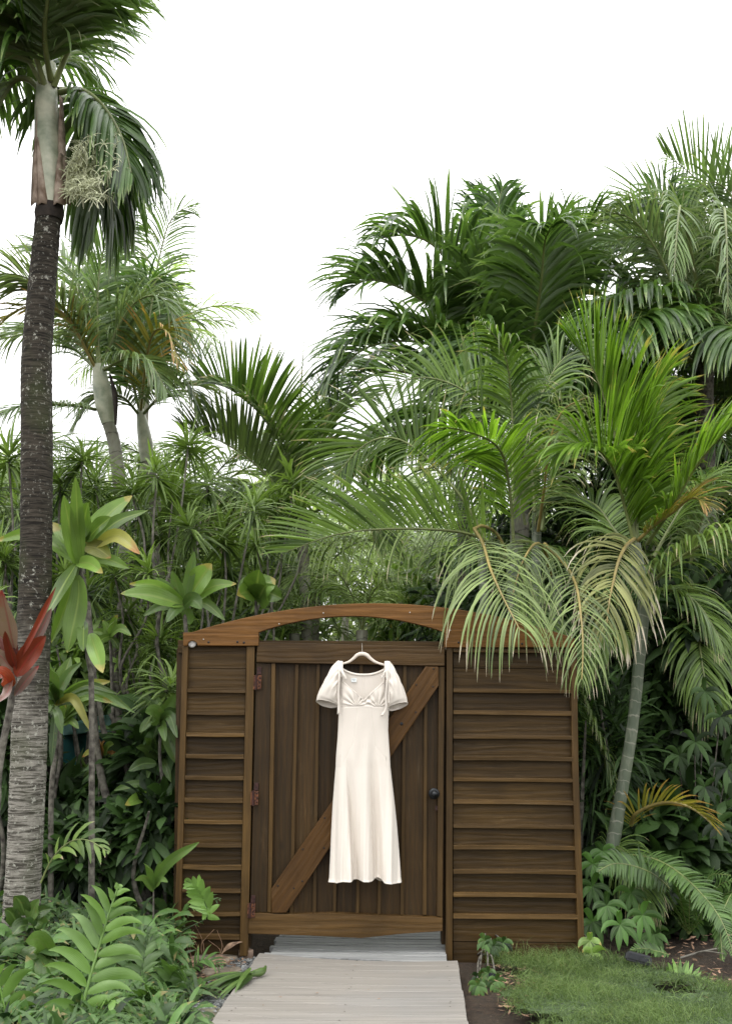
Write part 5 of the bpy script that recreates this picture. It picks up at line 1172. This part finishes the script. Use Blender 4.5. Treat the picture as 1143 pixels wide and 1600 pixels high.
wf3 = thing('wart_fern', GR(265, 1490), 'small lobed fern frond lit against the left gate panel', 'fern')
fern(wf3, PX([(262, 1480, 5.1), (285, 1455, 5.1), (325, 1432, 5.1), (318, 1408, 5.1), (308, 1388, 5.1), (291, 1376, 5.1)]), .085, .036, 11, .3, .2, 60, 30, 'fern_bright', (.1, -1, .2), 6, 'lobe', .003, .48, 5, 'fern')
wf4 = thing('wart_fern', GR(225, 1590), 'mid-green lobed ferns between the bright frond and the gravel', 'fern')
for q in ([(230, 1570, 4.7), (222, 1520, 4.75), (228, 1480, 4.8), (236, 1450, 4.85)], [(250, 1580, 4.7), (262, 1540, 4.7), (270, 1520, 4.7), (290, 1510, 4.6)], [(215, 1600, 4.5), (225, 1560, 4.45), (245, 1545, 4.4), (262, 1560, 4.35)]):
    fern(wf4, PX(q), .10, .030, 12, .6, .3, 62, 32, 'fern', (.1, -1, .5), 6, 'lobe', .004, .1, 5, 'fern')
sw = thing('palm_seedling', GR(75, 1420), 'young palm frond with wide drooping leaflets right of the palm trunk', 'palm tree')
fern(sw, PX([(64, 1380, 5.1), (80, 1345, 5.1), (105, 1318, 5.1), (135, 1312, 5.05), (168, 1330, 5.0)]), .15, .03, 8, .8, .1, 55, 25, 'areca', (0, -.4, 1), 6, 'lance', .005, .2, 3)
# right side ferns
rf = thing('sword_fern', GR(1100, 1500), 'long arching sword fern reaching down the right edge', 'fern')
fern(rf, PX([(960, 1345, 5.9), (985, 1336, 5.8), (1030, 1345, 5.65), (1070, 1372, 5.5), (1105, 1408, 5.35), (1130, 1445, 5.25), (1145, 1495, 5.15)]), .115, .0145, 66, .4, .2, 74, 50, 'fern', (.1, -.6, 1), 4, 'lobe', .005, .12, 3)
fern(rf, PX([(1160, 1440, 5.6), (1150, 1400, 5.5), (1140, 1400, 5.4), (1125, 1440, 5.3), (1128, 1500, 5.2)]), .10, .014, 54, .4, .2, 74, 50, 'fern', (-.4, -.8, .6), 4, 'lobe', .005, .12, 3)
rf2 = thing('sword_fern', GR(1060, 1450), 'bright sword fern frond pointing left, right of the gate', 'fern')
fern(rf2, PX([(1045, 1388, 5.7), (1020, 1366, 5.65), (985, 1352, 5.6), (955, 1350, 5.55), (934, 1362, 5.5)]), .11, .016, 50, .8, .1, 76, 50, 'fern', (0, -.9, .8), 4, 'lobe', .005, .05, 3)
rf3 = thing('sword_fern', GR(1035, 1520), 'small yellow-green fern frond on the bare soil by the lawn', 'fern')
fern(rf3, PX([(1100, 1558, 5.0), (1085, 1540, 5.05), (1066, 1525, 5.1), (1046, 1518, 5.15), (1032, 1522, 5.2)]), .10, .017, 18, .2, .2, 76, 45, 'fern_bright', (0, -.8, 1), 4, 'lobe', .003, .05, 3)
rf4 = thing('sword_fern', GR(1000, 1490), 'flat pale fern frond lying above the black ground lamp', 'fern')
fern(rf4, PX([(1045, 1492, 5.4), (1025, 1486, 5.4), (1005, 1482, 5.4), (985, 1484, 5.4)]), .06, .018, 14, .2, .2, 76, 45, 'fern', (0, -.5, 1), 4, 'lobe', .003, .05, 3)
rf5 = thing('sword_fern', GR(1040, 1470), 'dark fern in the deep shade behind the bare soil', 'fern')
for k in range(7):
    a = R(20 + 24 * k); b = P(1075, 1460, 5.9); tip = b + np.array([.45 * math.cos(a), -.15 - .1 * math.sin(a), .12 + .25 * math.sin(a)])
    fern(rf5, [b, (b + tip) / 2 + [0, 0, .14], tip], .075, .015, 26, .4, .1, 76, 50, 'fern', (0, -.3, 1), 3, 'lobe', .003, .05, 3)

# ------------------------------------------------------------------ whorled-leaf shrub right of the gate
def whorls(name, label, cat, spots, Y, L, W, mat, nl=7, group=None, size=1.0):
    b = P(spots[0][0], 1480, Y); o = thing(name, (b[0], b[1], 0), label, cat, group)
    for (x, y, yy) in spots:
        c = P(x, y, yy); g = Geo(); n = nl; az = np.linspace(0, 2 * np.pi, n, endpoint=False) + random.random()
        D = np.stack([np.cos(az), -.45 + .25 * np.sin(az), .95 * np.sin(az) - .1], 1)
        strips(g, np.repeat(c[None], n, 0), D, nz(np.cross(D, np.array([0, -1, .4])) + rng.normal(0, .15, (n, 3))), L * size * rng.uniform(.75, 1.15, n), W * size * rng.uniform(.85, 1.1, n), droop=1.8, K=6, fold=.25, prof='blade', cols=5)
        l = g.build('leaf_whorl', M_[mat], o)
        g = Geo(); tube(g, [np.array([b[0] + random.uniform(-.1, .1), b[1] + .3, -.03]), (b + c) / 2 + [0, .2, 0], c + [0, .01, 0]], [.006, .004], 12, 5); g.build('stem', M_['stem_dark'], o)
whorls('whorled_shrub', 'shrub with five-fingered glossy leaves at the foot of the right panel', 'shrub', [(947, 1415, 5.55), (925, 1385, 5.7), (968, 1445, 5.5), (1003, 1430, 5.6), (925, 1440, 5.6), (940, 1330, 5.9), (985, 1395, 5.75), (905 + 20, 1350, 5.8), (1020, 1460, 5.7)], 5.75, .13, .034, 'whorl')
whorls('whorled_shrub', 'glossy whorled leaves at the far right, mid height', 'shrub', [(1120, 1290, 6.0), (1100, 1230, 6.1), (1135, 1200, 6.1), (1085, 1160, 6.2), (1125, 1120, 6.1), (1060, 1180, 6.3), (1100, 1080, 6.3)], 6.1, .15, .034, 'bush')
whorls('variegated_plant', 'small yellow-green plant tucked beside the right stile foot', 'plant', [(921, 1470, 5.40), (925, 1490, 5.38)], 5.4, .09, .036, 'ti', 6)
whorls('weed', 'low weed with small rounded leaves in front of the right panel foot', 'plant', [(770, 1478, 5.36), (757, 1470, 5.36), (785, 1473, 5.38), (748, 1528, 5.1), (762, 1520, 5.1), (775, 1533, 5.05), (745, 1540, 5.0)], 5.3, .06, .024, 'ground_leaf', 9)

# ------------------------------------------------------------------ masses of leaves in shade
def cloud(g, c, rad, n, L, W, droop=.6, K=3, cols=3, up=.1, prof='oval'):
    d = nz(rng.normal(0, 1, (n, 3))); r = rng.random(n)[:, None] ** .45
    c = np.array(c); B = c + d * r * np.array(rad); B = B[B[:, 2] > .02]; d = d[:len(B)]; n = len(B)
    D = nz(rng.normal(0, .6, (n, 3)) + nz(B - c) * .8 + [0, 0, up]); W_ = nz(np.cross(D, np.array([0, -.5, 1.0]) + rng.normal(0, .35, (n, 3))))
    strips(g, B, D, W_, L * rng.uniform(.6, 1.25, n), W * rng.uniform(.7, 1.2, n), droop=droop, K=K, fold=.2, prof=prof, cols=cols)
def shrub(px, py, Y, rad, n, label, mat='bush', L=.15, W=.05, name='shrub', group=None, prof='oval', droop=.7, K=3, cols=3):
    c = P(px, py, Y); o = thing(name, (c[0], c[1], 0), label, 'shrub', group); g = Geo()
    cloud(g, c, rad, n, L, W, droop, K, cols, prof=prof)
    for k in range(3):
        q = c + np.array([random.uniform(-.5, .5) * rad[0], random.uniform(-.5, .5) * rad[1], random.uniform(-.6, .4) * rad[2]]); cloud(g, q, np.array(rad) * .6, n // 4, L, W, droop, K, cols, prof=prof)
    tag(g.build('foliage', M_[mat], o), kind='stuff')
    if c[2] > .3:
        for k in range(4):
            g = Geo(); tip = c + np.array([random.uniform(-.5, .5) * rad[0], random.uniform(-.3, .3), random.uniform(-.2, .7) * rad[2]])
            b = np.array([c[0] + random.uniform(-.15, .15), c[1] + random.uniform(-.1, .1), -.03]); tube(g, [b, (b + tip) / 2 + [random.uniform(-.15, .15), 0, 0], tip], [.022, .014, .006], 20, 7); g.build('stem', M_['stem_dark'], o)
    return o
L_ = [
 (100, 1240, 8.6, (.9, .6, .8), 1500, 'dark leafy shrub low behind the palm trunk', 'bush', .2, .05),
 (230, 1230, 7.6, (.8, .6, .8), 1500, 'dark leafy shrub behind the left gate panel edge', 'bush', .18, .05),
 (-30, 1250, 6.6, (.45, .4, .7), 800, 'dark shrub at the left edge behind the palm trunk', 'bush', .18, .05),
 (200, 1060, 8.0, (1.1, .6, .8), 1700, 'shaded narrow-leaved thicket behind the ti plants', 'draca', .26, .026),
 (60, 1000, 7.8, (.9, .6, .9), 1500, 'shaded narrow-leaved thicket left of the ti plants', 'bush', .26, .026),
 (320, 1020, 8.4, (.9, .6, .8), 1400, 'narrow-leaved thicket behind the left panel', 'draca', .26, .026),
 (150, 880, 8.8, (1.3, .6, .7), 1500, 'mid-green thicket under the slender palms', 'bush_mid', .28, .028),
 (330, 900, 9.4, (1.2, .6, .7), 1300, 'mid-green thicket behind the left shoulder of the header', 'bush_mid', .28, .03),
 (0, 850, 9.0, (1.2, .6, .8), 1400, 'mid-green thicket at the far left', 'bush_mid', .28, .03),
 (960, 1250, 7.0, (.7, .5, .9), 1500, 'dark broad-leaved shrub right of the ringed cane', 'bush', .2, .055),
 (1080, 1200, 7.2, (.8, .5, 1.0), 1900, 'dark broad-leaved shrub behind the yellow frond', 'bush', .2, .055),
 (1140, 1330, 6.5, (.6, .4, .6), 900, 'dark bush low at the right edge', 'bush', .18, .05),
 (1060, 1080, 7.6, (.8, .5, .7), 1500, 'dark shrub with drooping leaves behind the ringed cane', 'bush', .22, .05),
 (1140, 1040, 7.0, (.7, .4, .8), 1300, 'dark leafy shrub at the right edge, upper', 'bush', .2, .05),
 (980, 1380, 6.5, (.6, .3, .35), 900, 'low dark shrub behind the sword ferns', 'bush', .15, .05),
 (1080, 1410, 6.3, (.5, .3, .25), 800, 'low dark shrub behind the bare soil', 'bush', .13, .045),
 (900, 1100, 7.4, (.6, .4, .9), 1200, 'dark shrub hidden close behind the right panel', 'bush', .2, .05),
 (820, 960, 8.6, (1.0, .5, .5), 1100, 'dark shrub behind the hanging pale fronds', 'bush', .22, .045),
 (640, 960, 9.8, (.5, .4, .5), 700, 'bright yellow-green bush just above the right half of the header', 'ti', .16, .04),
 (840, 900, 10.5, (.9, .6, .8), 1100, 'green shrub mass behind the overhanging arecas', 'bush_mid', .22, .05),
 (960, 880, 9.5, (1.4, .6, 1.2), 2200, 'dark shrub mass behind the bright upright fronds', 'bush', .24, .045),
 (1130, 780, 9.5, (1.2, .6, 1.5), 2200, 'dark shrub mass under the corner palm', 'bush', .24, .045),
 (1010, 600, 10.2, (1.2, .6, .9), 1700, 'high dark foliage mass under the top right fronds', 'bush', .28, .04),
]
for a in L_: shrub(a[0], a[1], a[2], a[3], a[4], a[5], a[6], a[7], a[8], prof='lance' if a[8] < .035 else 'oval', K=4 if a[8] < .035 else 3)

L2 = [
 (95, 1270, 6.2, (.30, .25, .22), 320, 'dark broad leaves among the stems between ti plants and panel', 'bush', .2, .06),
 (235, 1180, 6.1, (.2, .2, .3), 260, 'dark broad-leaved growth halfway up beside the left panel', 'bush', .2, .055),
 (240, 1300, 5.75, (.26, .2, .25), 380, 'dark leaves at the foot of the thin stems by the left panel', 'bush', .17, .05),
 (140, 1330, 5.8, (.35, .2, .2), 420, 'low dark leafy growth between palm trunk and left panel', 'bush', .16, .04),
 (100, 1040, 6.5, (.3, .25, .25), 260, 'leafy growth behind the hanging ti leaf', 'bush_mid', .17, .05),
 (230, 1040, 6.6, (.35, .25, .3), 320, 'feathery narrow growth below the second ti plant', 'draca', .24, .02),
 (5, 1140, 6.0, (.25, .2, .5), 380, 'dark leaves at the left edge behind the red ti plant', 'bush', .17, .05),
 (150, 1235, 6.6, (.30, .2, .17), 420, 'pale green bush, sunlight painted into its leaves, low beyond the dark stems', 'ti', .12, .035),  # bright leaf colour stands in for sunlight on this bush
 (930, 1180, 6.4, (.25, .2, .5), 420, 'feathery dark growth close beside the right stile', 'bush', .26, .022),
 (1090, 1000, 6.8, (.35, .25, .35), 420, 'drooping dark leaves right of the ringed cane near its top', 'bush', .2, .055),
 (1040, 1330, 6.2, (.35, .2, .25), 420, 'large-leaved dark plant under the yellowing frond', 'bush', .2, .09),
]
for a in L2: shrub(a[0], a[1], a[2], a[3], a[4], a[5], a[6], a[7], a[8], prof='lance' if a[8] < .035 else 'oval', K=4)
# far wood
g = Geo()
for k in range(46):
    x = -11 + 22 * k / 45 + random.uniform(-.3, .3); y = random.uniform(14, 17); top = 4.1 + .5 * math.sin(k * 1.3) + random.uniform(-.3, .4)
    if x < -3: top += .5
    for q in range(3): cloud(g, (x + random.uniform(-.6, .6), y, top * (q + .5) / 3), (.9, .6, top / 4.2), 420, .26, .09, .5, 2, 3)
tag(g.build('distant_trees', M_['far']), 'far-off mass of trees beyond the garden, brightened in its leaf colour', 'trees', kind='stuff')

# ------------------------------------------------------------------ ground cover left
g = Geo(); cnt = 0
while cnt < 560:
    px, py = random.uniform(-60, 300), random.uniform(1395, 1640)
    if px > 285 or (px > 262 and random.random() < .5): continue
    b = GR(px, py + 30, 0.0); cnt += 1
    if b[1] > 6.4: continue
    low = b[1] < 4.85
    az = random.uniform(0, 2 * math.pi); ln = random.uniform(.15, .36) * (.62 if low else 1.0); up = random.uniform(.45, 1.2) * (.5 if low else 1)
    tip = b + np.array([math.cos(az) * ln, math.sin(az) * ln, ln * up * .8]); mid = (b + tip) / 2 + np.array([0, 0, ln * .35])
    wide = random.random() < .3
    m_, q = fern(None, [b, mid, tip], random.uniform(.075, .13), random.uniform(.024, .038) if wide else .015, 6 if wide else 10, .5, .2, 70, 38, 'fern', (0, -.4, 1), 3, 'oval' if wide else 'lobe', .002, .25)
    for A in (q, m_):
        for i in range(len(A.V)): g.add(A.V[i], A.F[i] - A.F[i].min(), A.T[i], A.S[i], A.U[i])
tag(g.build('ground_cover', M_['ground_leaf']), 'low ferny ground cover filling the bed left of the boardwalk', 'ground cover', kind='stuff')
g = Geo()
n = 2600; px = rng.uniform(-60, 290, n); py = rng.uniform(1370, 1640, n)
B = np.array([GR(a, b_2 + 20, 0) for a, b_2 in zip(px, py)]); B[:, 2] += rng.uniform(.0, .24, n) * np.where(B[:, 1] < 4.85, .35, 1)
ok = (B[:, 1] < 6.6) & ~((px > 275) & (py > 1480)); B = B[ok]; n = len(B)
D = nz(np.stack([rng.normal(0, .7, n), rng.normal(-.2, .6, n), rng.uniform(-.1, .9, n)], 1))
strips(g, B, D, nz(np.cross(D, [0, -.6, 1]) + rng.normal(0, .25, (n, 3))), rng.uniform(.08, .20, n), rng.uniform(.022, .055, n), droop=1.1, K=4, fold=.25, prof='blade')
tag(g.build('undergrowth', M_['ground_leaf']), 'tangle of small dark leaves under the ferns at lower left', 'ground cover', kind='stuff')
ti('broad_leaf_plant', 'large matte dark leaf lying among the ferns at lower left', (85, 1500), 4.9, [((28, 1512), 44, dict(b=(82, 1490), bow=.1, face=(0, -.5, 1))), ((70, 1545), 40, dict(bow=.1)), ((120, 1540), 36, dict(bow=.1)), ((40, 1470), 30, dict())], 'ti_dark')
ti('broad_leaf_plant', 'leafy stems in front of the palm trunk foot', (45, 1440), 4.95, [((22, 1400), 24, dict(b=(40, 1430))), ((8, 1420), 22, dict(b=(30, 1450))), ((62, 1405), 20, dict()), ((80, 1420), 18, dict()), ((20, 1460), 22, dict()), ((75, 1450), 20, dict())], 'ti_dark')

# ------------------------------------------------------------------ lawn
gx0 = GR(745, 1560)
def lawn_h(X, Y): return .012 + .02 * (np.sin(X * 4 + 1) * np.cos(Y * 5) * .5 + .5) + .06 * np.clip((X - 1.75) / .5, 0, 1) * np.clip((Y - 4.7) / .4, 0, 1)
def inlawn(X, Y):
    e = .07 * np.sin(Y * 9) + .05 * np.sin(Y * 23 + 1)
    left = .66 + e + .10 * np.clip(Y - 4.8, 0, 1)
    far = 5.42 - .02 * np.sin(X * 9) - np.where(X > 1.32, (X - 1.32) * 1.6, 0) + np.where(X > 1.75, (X - 1.75) * 1.35, 0) + .05 * np.sin(X * 13)
    bare = (np.hypot((X - 1.43) / .09, (Y - 4.88) / .07) + .15 * np.sin(X * 40) < 1)
    return (X > left) & (Y < far) & ~bare
xs = np.arange(.6, 3.4, .04); ys = np.arange(3.3, 5.5, .04); X, Yg = np.meshgrid(xs, ys); ok = inlawn(X, Yg)
idx = np.arange(X.size).reshape(X.shape); okq = ok[:-1, :-1] & ok[1:, 1:] & ok[:-1, 1:] & ok[1:, :-1]
F = np.stack([idx[:-1, :-1], idx[:-1, 1:], idx[1:, 1:], idx[1:, :-1]], -1)[okq]
g = Geo(); g.add(np.stack([X, Yg, lawn_h(X, Yg) + .004], -1), F.reshape(-1, 4)); tag(g.build('lawn', M_['lawn']), kind='structure')
n = 78000; X = rng.uniform(.6, 3.2, n); Y = rng.uniform(3.7, 5.45, n); ok = inlawn(X + rng.normal(0, .03, n), Y + rng.normal(0, .02, n)); X, Y = X[ok], Y[ok]
den = np.sin(X * 7 + 2 * np.sin(Y * 5)) * np.cos(Y * 8 + X * 2); keep = rng.random(len(X)) < .72 + .28 * den; X, Y, den = X[keep], Y[keep], den[keep]; n = len(X)
lean = np.stack([np.sin(Y * 6 + X * 3), np.cos(X * 5)], 1) * .25
D = nz(np.stack([rng.normal(0, .42, n) + lean[:, 0], rng.normal(0, .42, n) + lean[:, 1], np.ones(n)], 1))
g = Geo(); strips(g, np.stack([X, Y, lawn_h(X, Y)], 1), D, nz(np.cross(D, rng.normal(0, 1, (n, 3)))), rng.uniform(.035, .075, n) * (1 + .55 * den + .6 * (Y > 5.15)), rng.uniform(.0020, .0034, n), droop=1.4, K=3, fold=0, cols=2, prof='tip', tint=np.clip(rng.normal(.45 + .25 * den, .2, n), 0, 1))
n2 = 5200; X = rng.uniform(.6, 3.0, n2); Y = rng.uniform(3.8, 5.5, n2); ok = inlawn(X + rng.normal(0, .07, n2), Y + rng.normal(0, .05, n2)); X, Y = X[ok], Y[ok]; m2 = len(X)
D = nz(np.stack([rng.normal(0, .7, m2), rng.normal(0, .7, m2), np.full(m2, .8)], 1))
strips(g, np.stack([X, Y, lawn_h(X, Y)], 1), D, nz(np.cross(D, rng.normal(0, 1, (m2, 3)))), rng.uniform(.06, .14, m2), rng.uniform(.002, .0036, m2), droop=2.2, K=4, fold=0, cols=2, prof='tip', tint=rng.random(m2))
tag(g.build('grass', M_['grass']), 'short green grass in front of the right gate panel', 'grass', kind='stuff')

# ------------------------------------------------------------------ stones, gravel, litter
def rock(name, px, py, size, label, mat, cat='stone', z=.0, rot=0.0, seed=0, at=None):
    c = GR(px, py) if at is None else np.array(at); bm = bmesh.new(); bmesh.ops.create_icosphere(bm, subdivisions=4, radius=1)
    r = random.Random(seed); ph = [r.random() * 9 for _ in range(6)]
    for v in bm.verts:
        x, y, zz = v.co; k = 1 + .13 * math.sin(3.1 * x + ph[0]) * math.cos(2.7 * y + ph[1]) + .08 * math.sin(6.3 * zz + ph[2] + 4 * x) + .03 * math.sin(17 * x + 13 * y + ph[3])
        p = Vector((max(-.8, min(.8, x * k)) * size[0], max(-.82, min(.82, y * k)) * size[1], max(-.6, min(.62, zz * k)) * size[2]))
        v.co = p
    me = bpy.data.meshes.new(name); bm.to_mesh(me); bm.free(); me.materials.append(M_[mat])
    for p in me.polygons: p.use_smooth = True
    o = bpy.data.objects.new(name, me); sc.collection.objects.link(o); o.location = Vector((float(c[0]), float(c[1]), float(z))); o.rotation_euler = (0, 0, rot)
    return tag(o, label, cat)
rock('flat_stone', 292, 1590, (.20, .11, .045), 'mossy flat stone at the bottom edge beside the gravel', 'paver', z=-.01, rot=.1, seed=1)
rock('flat_stone', 322, 1553, (.15, .10, .045), 'darker mossy flat stone just left of the gravel strip', 'paver', z=.0, rot=-.2, seed=2)
rock('rounded_stone', 384, 1497, (.048, .035, .038), 'tan pink rounded stone at the corner of the boardwalk', 'rock_pink', z=.02, rot=.1, seed=3)
rock('flat_stone', 332, 1502, (.15, .09, .04), 'brown slab edge under the left gate panel', 'rock', z=-.004, rot=-.15, seed=4)
rock('flat_stone', 345, 1523, (.12, .06, .04), 'long brown stone between dead leaves and the gravel', 'rock', z=.0, rot=.35, seed=5)
rock('grey_stone', 1010, 1470, (.10, .08, .05), 'small grey stone in the dark behind the ground lamp', 'rock', z=.02, seed=7)
g = Geo()
base = bmesh.new(); bmesh.ops.create_cube(base, size=1); cv = np.array([v.co[:] for v in base.verts]); base.verts.ensure_lookup_table()
cf = np.array([[v.index for v in f.verts] for f in base.faces]); base.free()
N_ = 2400
for k in range(N_):
    t = random.random() ** .8; y = lerp(GR(330, 1625)[1], fl[1] + .02, t); xe = lerp(nl[0] - .03, fl[0], (y - nl[1]) / (fl[1] - nl[1]))
    x = xe - abs(random.gauss(0, .07)) - .005; s_ = random.uniform(.005, .013)
    q = cv * np.array([s_ * random.uniform(.8, 1.5), s_, s_ * .7]) + rng.normal(0, s_ * .16, cv.shape); a = random.uniform(0, 6); c_, n_ = math.cos(a), math.sin(a)
    q = np.stack([q[:, 0] * c_ - q[:, 1] * n_, q[:, 0] * n_ + q[:, 1] * c_, q[:, 2] + .004 + random.uniform(-.004, .012)], 1) + [x, y, 0]
    g.add(q, cf)
tag(g.build('gravel', M_['gravel'], smooth=False), 'blue-grey gravel strip along the left edge of the boardwalk', 'gravel', kind='stuff')
g = Geo(); n = 900
X = np.concatenate([rng.uniform(-1.1, -.62, 300), rng.uniform(1.5, 2.6, 420), rng.uniform(.58, .85, 180)]); Y = np.concatenate([rng.uniform(4.9, 5.45, 300), rng.uniform(4.7, 5.9, 420), rng.uniform(4.5, 5.3, 180)])
zb = .02 + .07 * np.clip((X - 1.75) / .5, 0, 1) * np.clip((Y - 4.7) / .4, 0, 1)
D = nz(np.stack([rng.normal(0, 1, n), rng.normal(0, 1, n), rng.normal(0, .15, n)], 1))
strips(g, np.stack([X, Y, zb], 1), D, nz(np.cross(D, [0, 0, 1]) + rng.normal(0, .3, (n, 3))), rng.uniform(.012, .06, n), rng.uniform(.006, .018, n), droop=0, K=2, fold=.3, prof='oval')
dk = np.array([[rng.uniform(-.5, .35), rng.uniform(4.5, 5.3), ZB + .004] for _ in range(9)]); Dd = nz(np.stack([rng.normal(0, 1, 9), rng.normal(0, 1, 9), np.full(9, .05)], 1))
strips(g, dk, Dd, nz(np.cross(Dd, [0, 0, 1.0])), rng.uniform(.008, .028, 9), rng.uniform(.004, .009, 9), droop=0, K=2, fold=.3, prof='oval')
tag(g.build('leaf_litter', M_['litter']), 'scattered dry leaf litter and mulch on the bare soil', 'leaf litter', kind='stuff')
ff = thing('fallen_frond', GR(385, 1530), 'fallen fan of green palm leaflets lying beside the boardwalk', 'palm frond')
g = Geo(); n = 16; b = GR(392, 1522, .07); az = np.radians(np.linspace(168, 262, n))
D = np.stack([np.cos(az), np.sin(az) * .8, np.full(n, .02)], 1)
strips(g, np.repeat(b[None], n, 0) + rng.normal(0, .012, (n, 3)), nz(D), nz(np.cross(D, [0, -.2, 1.0])), rng.uniform(.2, .34, n), rng.uniform(.022, .034, n), droop=.5, K=6, fold=.35); g.build('leaflets', M_['ti_dark'], ff)['kind'] = 'stuff'
g = Geo(); tube(g, [b + [0.0, 0, 0], b + [.05, .05, .0], b + [.06, .09, .01]], [.012, .02, .008], 10, 8, flat=.6); g.build('stalk', M_['ti_dark'], ff)
for k, (x, y, a, lab) in enumerate(((342, 1503, .4, 'curled brown palm husk lying under the left gate panel'), (362, 1488, 1.2, 'pointed pinkish dead leaf leaning at the foot of the left panel'), (348, 1540, .1, 'dull brown dead leaf beside the fallen frond'))):
    o = thing('dead_leaf', GR(x, y, .02), lab, 'dead leaf')
    b = GR(x, y, .04); leaf(o, (x - 16, y + 3), (x + 17, y - 6 - 10 * (k == 1)), 13, b[1], .08, 'dead', .5, .2, face=(0, -.4, 1))
g = Geo(); o = thing('dry_branch', GR(1110, 1480), 'thin dry branch lying on the soil at the right', 'branch')
tube(g, [P(1062, 1497, 5.3), P(1085, 1490, 5.3), P(1110, 1484, 5.3), P(1150, 1478, 5.3)], [.006, .005, .004], 16, 6); tube(g, [P(1085, 1490, 5.3), P(1100, 1486, 5.25), P(1130, 1490, 5.2)], [.004, .002], 10, 5); g.build('branch', M_['stem'], o)
g = Geo(); o = thing('dry_twigs', GR(320, 1490), 'thin dry twigs standing before the left gate panel', 'twigs')
for k in range(9):
    x = random.uniform(295, 345); y2 = random.uniform(1438, 1475); tube(g, [P(x, 1500, 5.3), P(x + random.uniform(-10, 10), (1500 + y2) / 2, 5.3), P(x + random.uniform(-20, 20), y2, 5.28)], [.0016, .001], 8, 4, cap=False)
tag(g.build('twigs', M_['litter'], o), kind='stuff')

# ------------------------------------------------------------------ ground lamps
def ground_lamp(px, py, Y, w_, label, rot):
    c = P(px, py, Y); o = thing('ground_lamp', c, label, 'lamp', 'black garden lamps'); 
    def box(nm, cx, sx, sy, sz, dz, mat, tilt=0.0):
        bm = bmesh.new(); bmesh.ops.create_cube(bm, size=1)
        for v in bm.verts:
            v.co = Vector((v.co.x * sx + cx, v.co.y * sy, v.co.z * sz + dz))
            if v.co.z > dz: v.co.x *= .92
        bmesh.ops.bevel(bm, geom=list(bm.edges), offset=min(sx, sy, sz) * .18, segments=2, affect='EDGES')
        me = bpy.data.meshes.new(nm); bm.to_mesh(me); bm.free(); me.materials.append(M_[mat])
        q = bpy.data.objects.new(nm, me); sc.collection.objects.link(q); q.parent = o; return q
    box('lamp_body', 0, w_, w_ * .5, w_ * .34, 0, 'blackplastic'); box('lens', 0, w_ * .8, w_ * .06, w_ * .2, .0, 'blackmetal').location = (0, -w_ * .26, 0)
    box('bracket', 0, w_ * .14, w_ * .14, w_ * .6, -w_ * .35, 'blackplastic'); o.rotation_euler = (R(-14), R(12), rot)
ground_lamp(996, 1497, 5.25, .13, 'black box garden lamp on the soil right of the lawn corner', -.15)
ground_lamp(771, 1524, 5.1, .055, 'tiny black garden spotlight among the weeds beside the boardwalk', .3)

# ------------------------------------------------------------------ teal hut beyond the trees
hy = 7.0; hut = thing('garden_hut', P(130, 1290, hy), 'small teal hut with pale teal roof edge glimpsed through the left undergrowth', 'hut')
def boxw(nm, a, b, mat, parent):
    V = np.array([[x, y, z] for z in (a[2], b[2]) for y in (a[1], b[1]) for x in (a[0], b[0])])
    g = Geo(); g.add(V, [[0, 2, 3, 1], [4, 5, 7, 6], [0, 1, 5, 4], [2, 6, 7, 3], [0, 4, 6, 2], [1, 3, 7, 5]]); return g.build(nm, mat, parent, False)
a, b = P(92, 1200, hy), P(162, 1148, hy); boxw('wall', (a[0], hy, -.05), (b[0], hy + .6, b[2]), M_['teal'], hut)
slab('roof', [P(88, 1150, hy - .15), P(150, 1144, hy - .15), P(164, 1144, hy - .15), P(166, 1117, hy - .15), P(135, 1122, hy - .15), P(100, 1136, hy - .15)], hy - .15, .8, M_['teal_light'], hut, .004, world=True)
for k in range(3):
    x = 100 + 22 * k; slab('fascia_board', [P(x, 1146, hy - .18), P(x + 20, 1143, hy - .18), P(x + 20, 1128 - 3 * k, hy - .18), P(x, 1134 - 3 * k, hy - .18)], hy - .18, .02, M_['teal_light'], hut, .002, world=True)
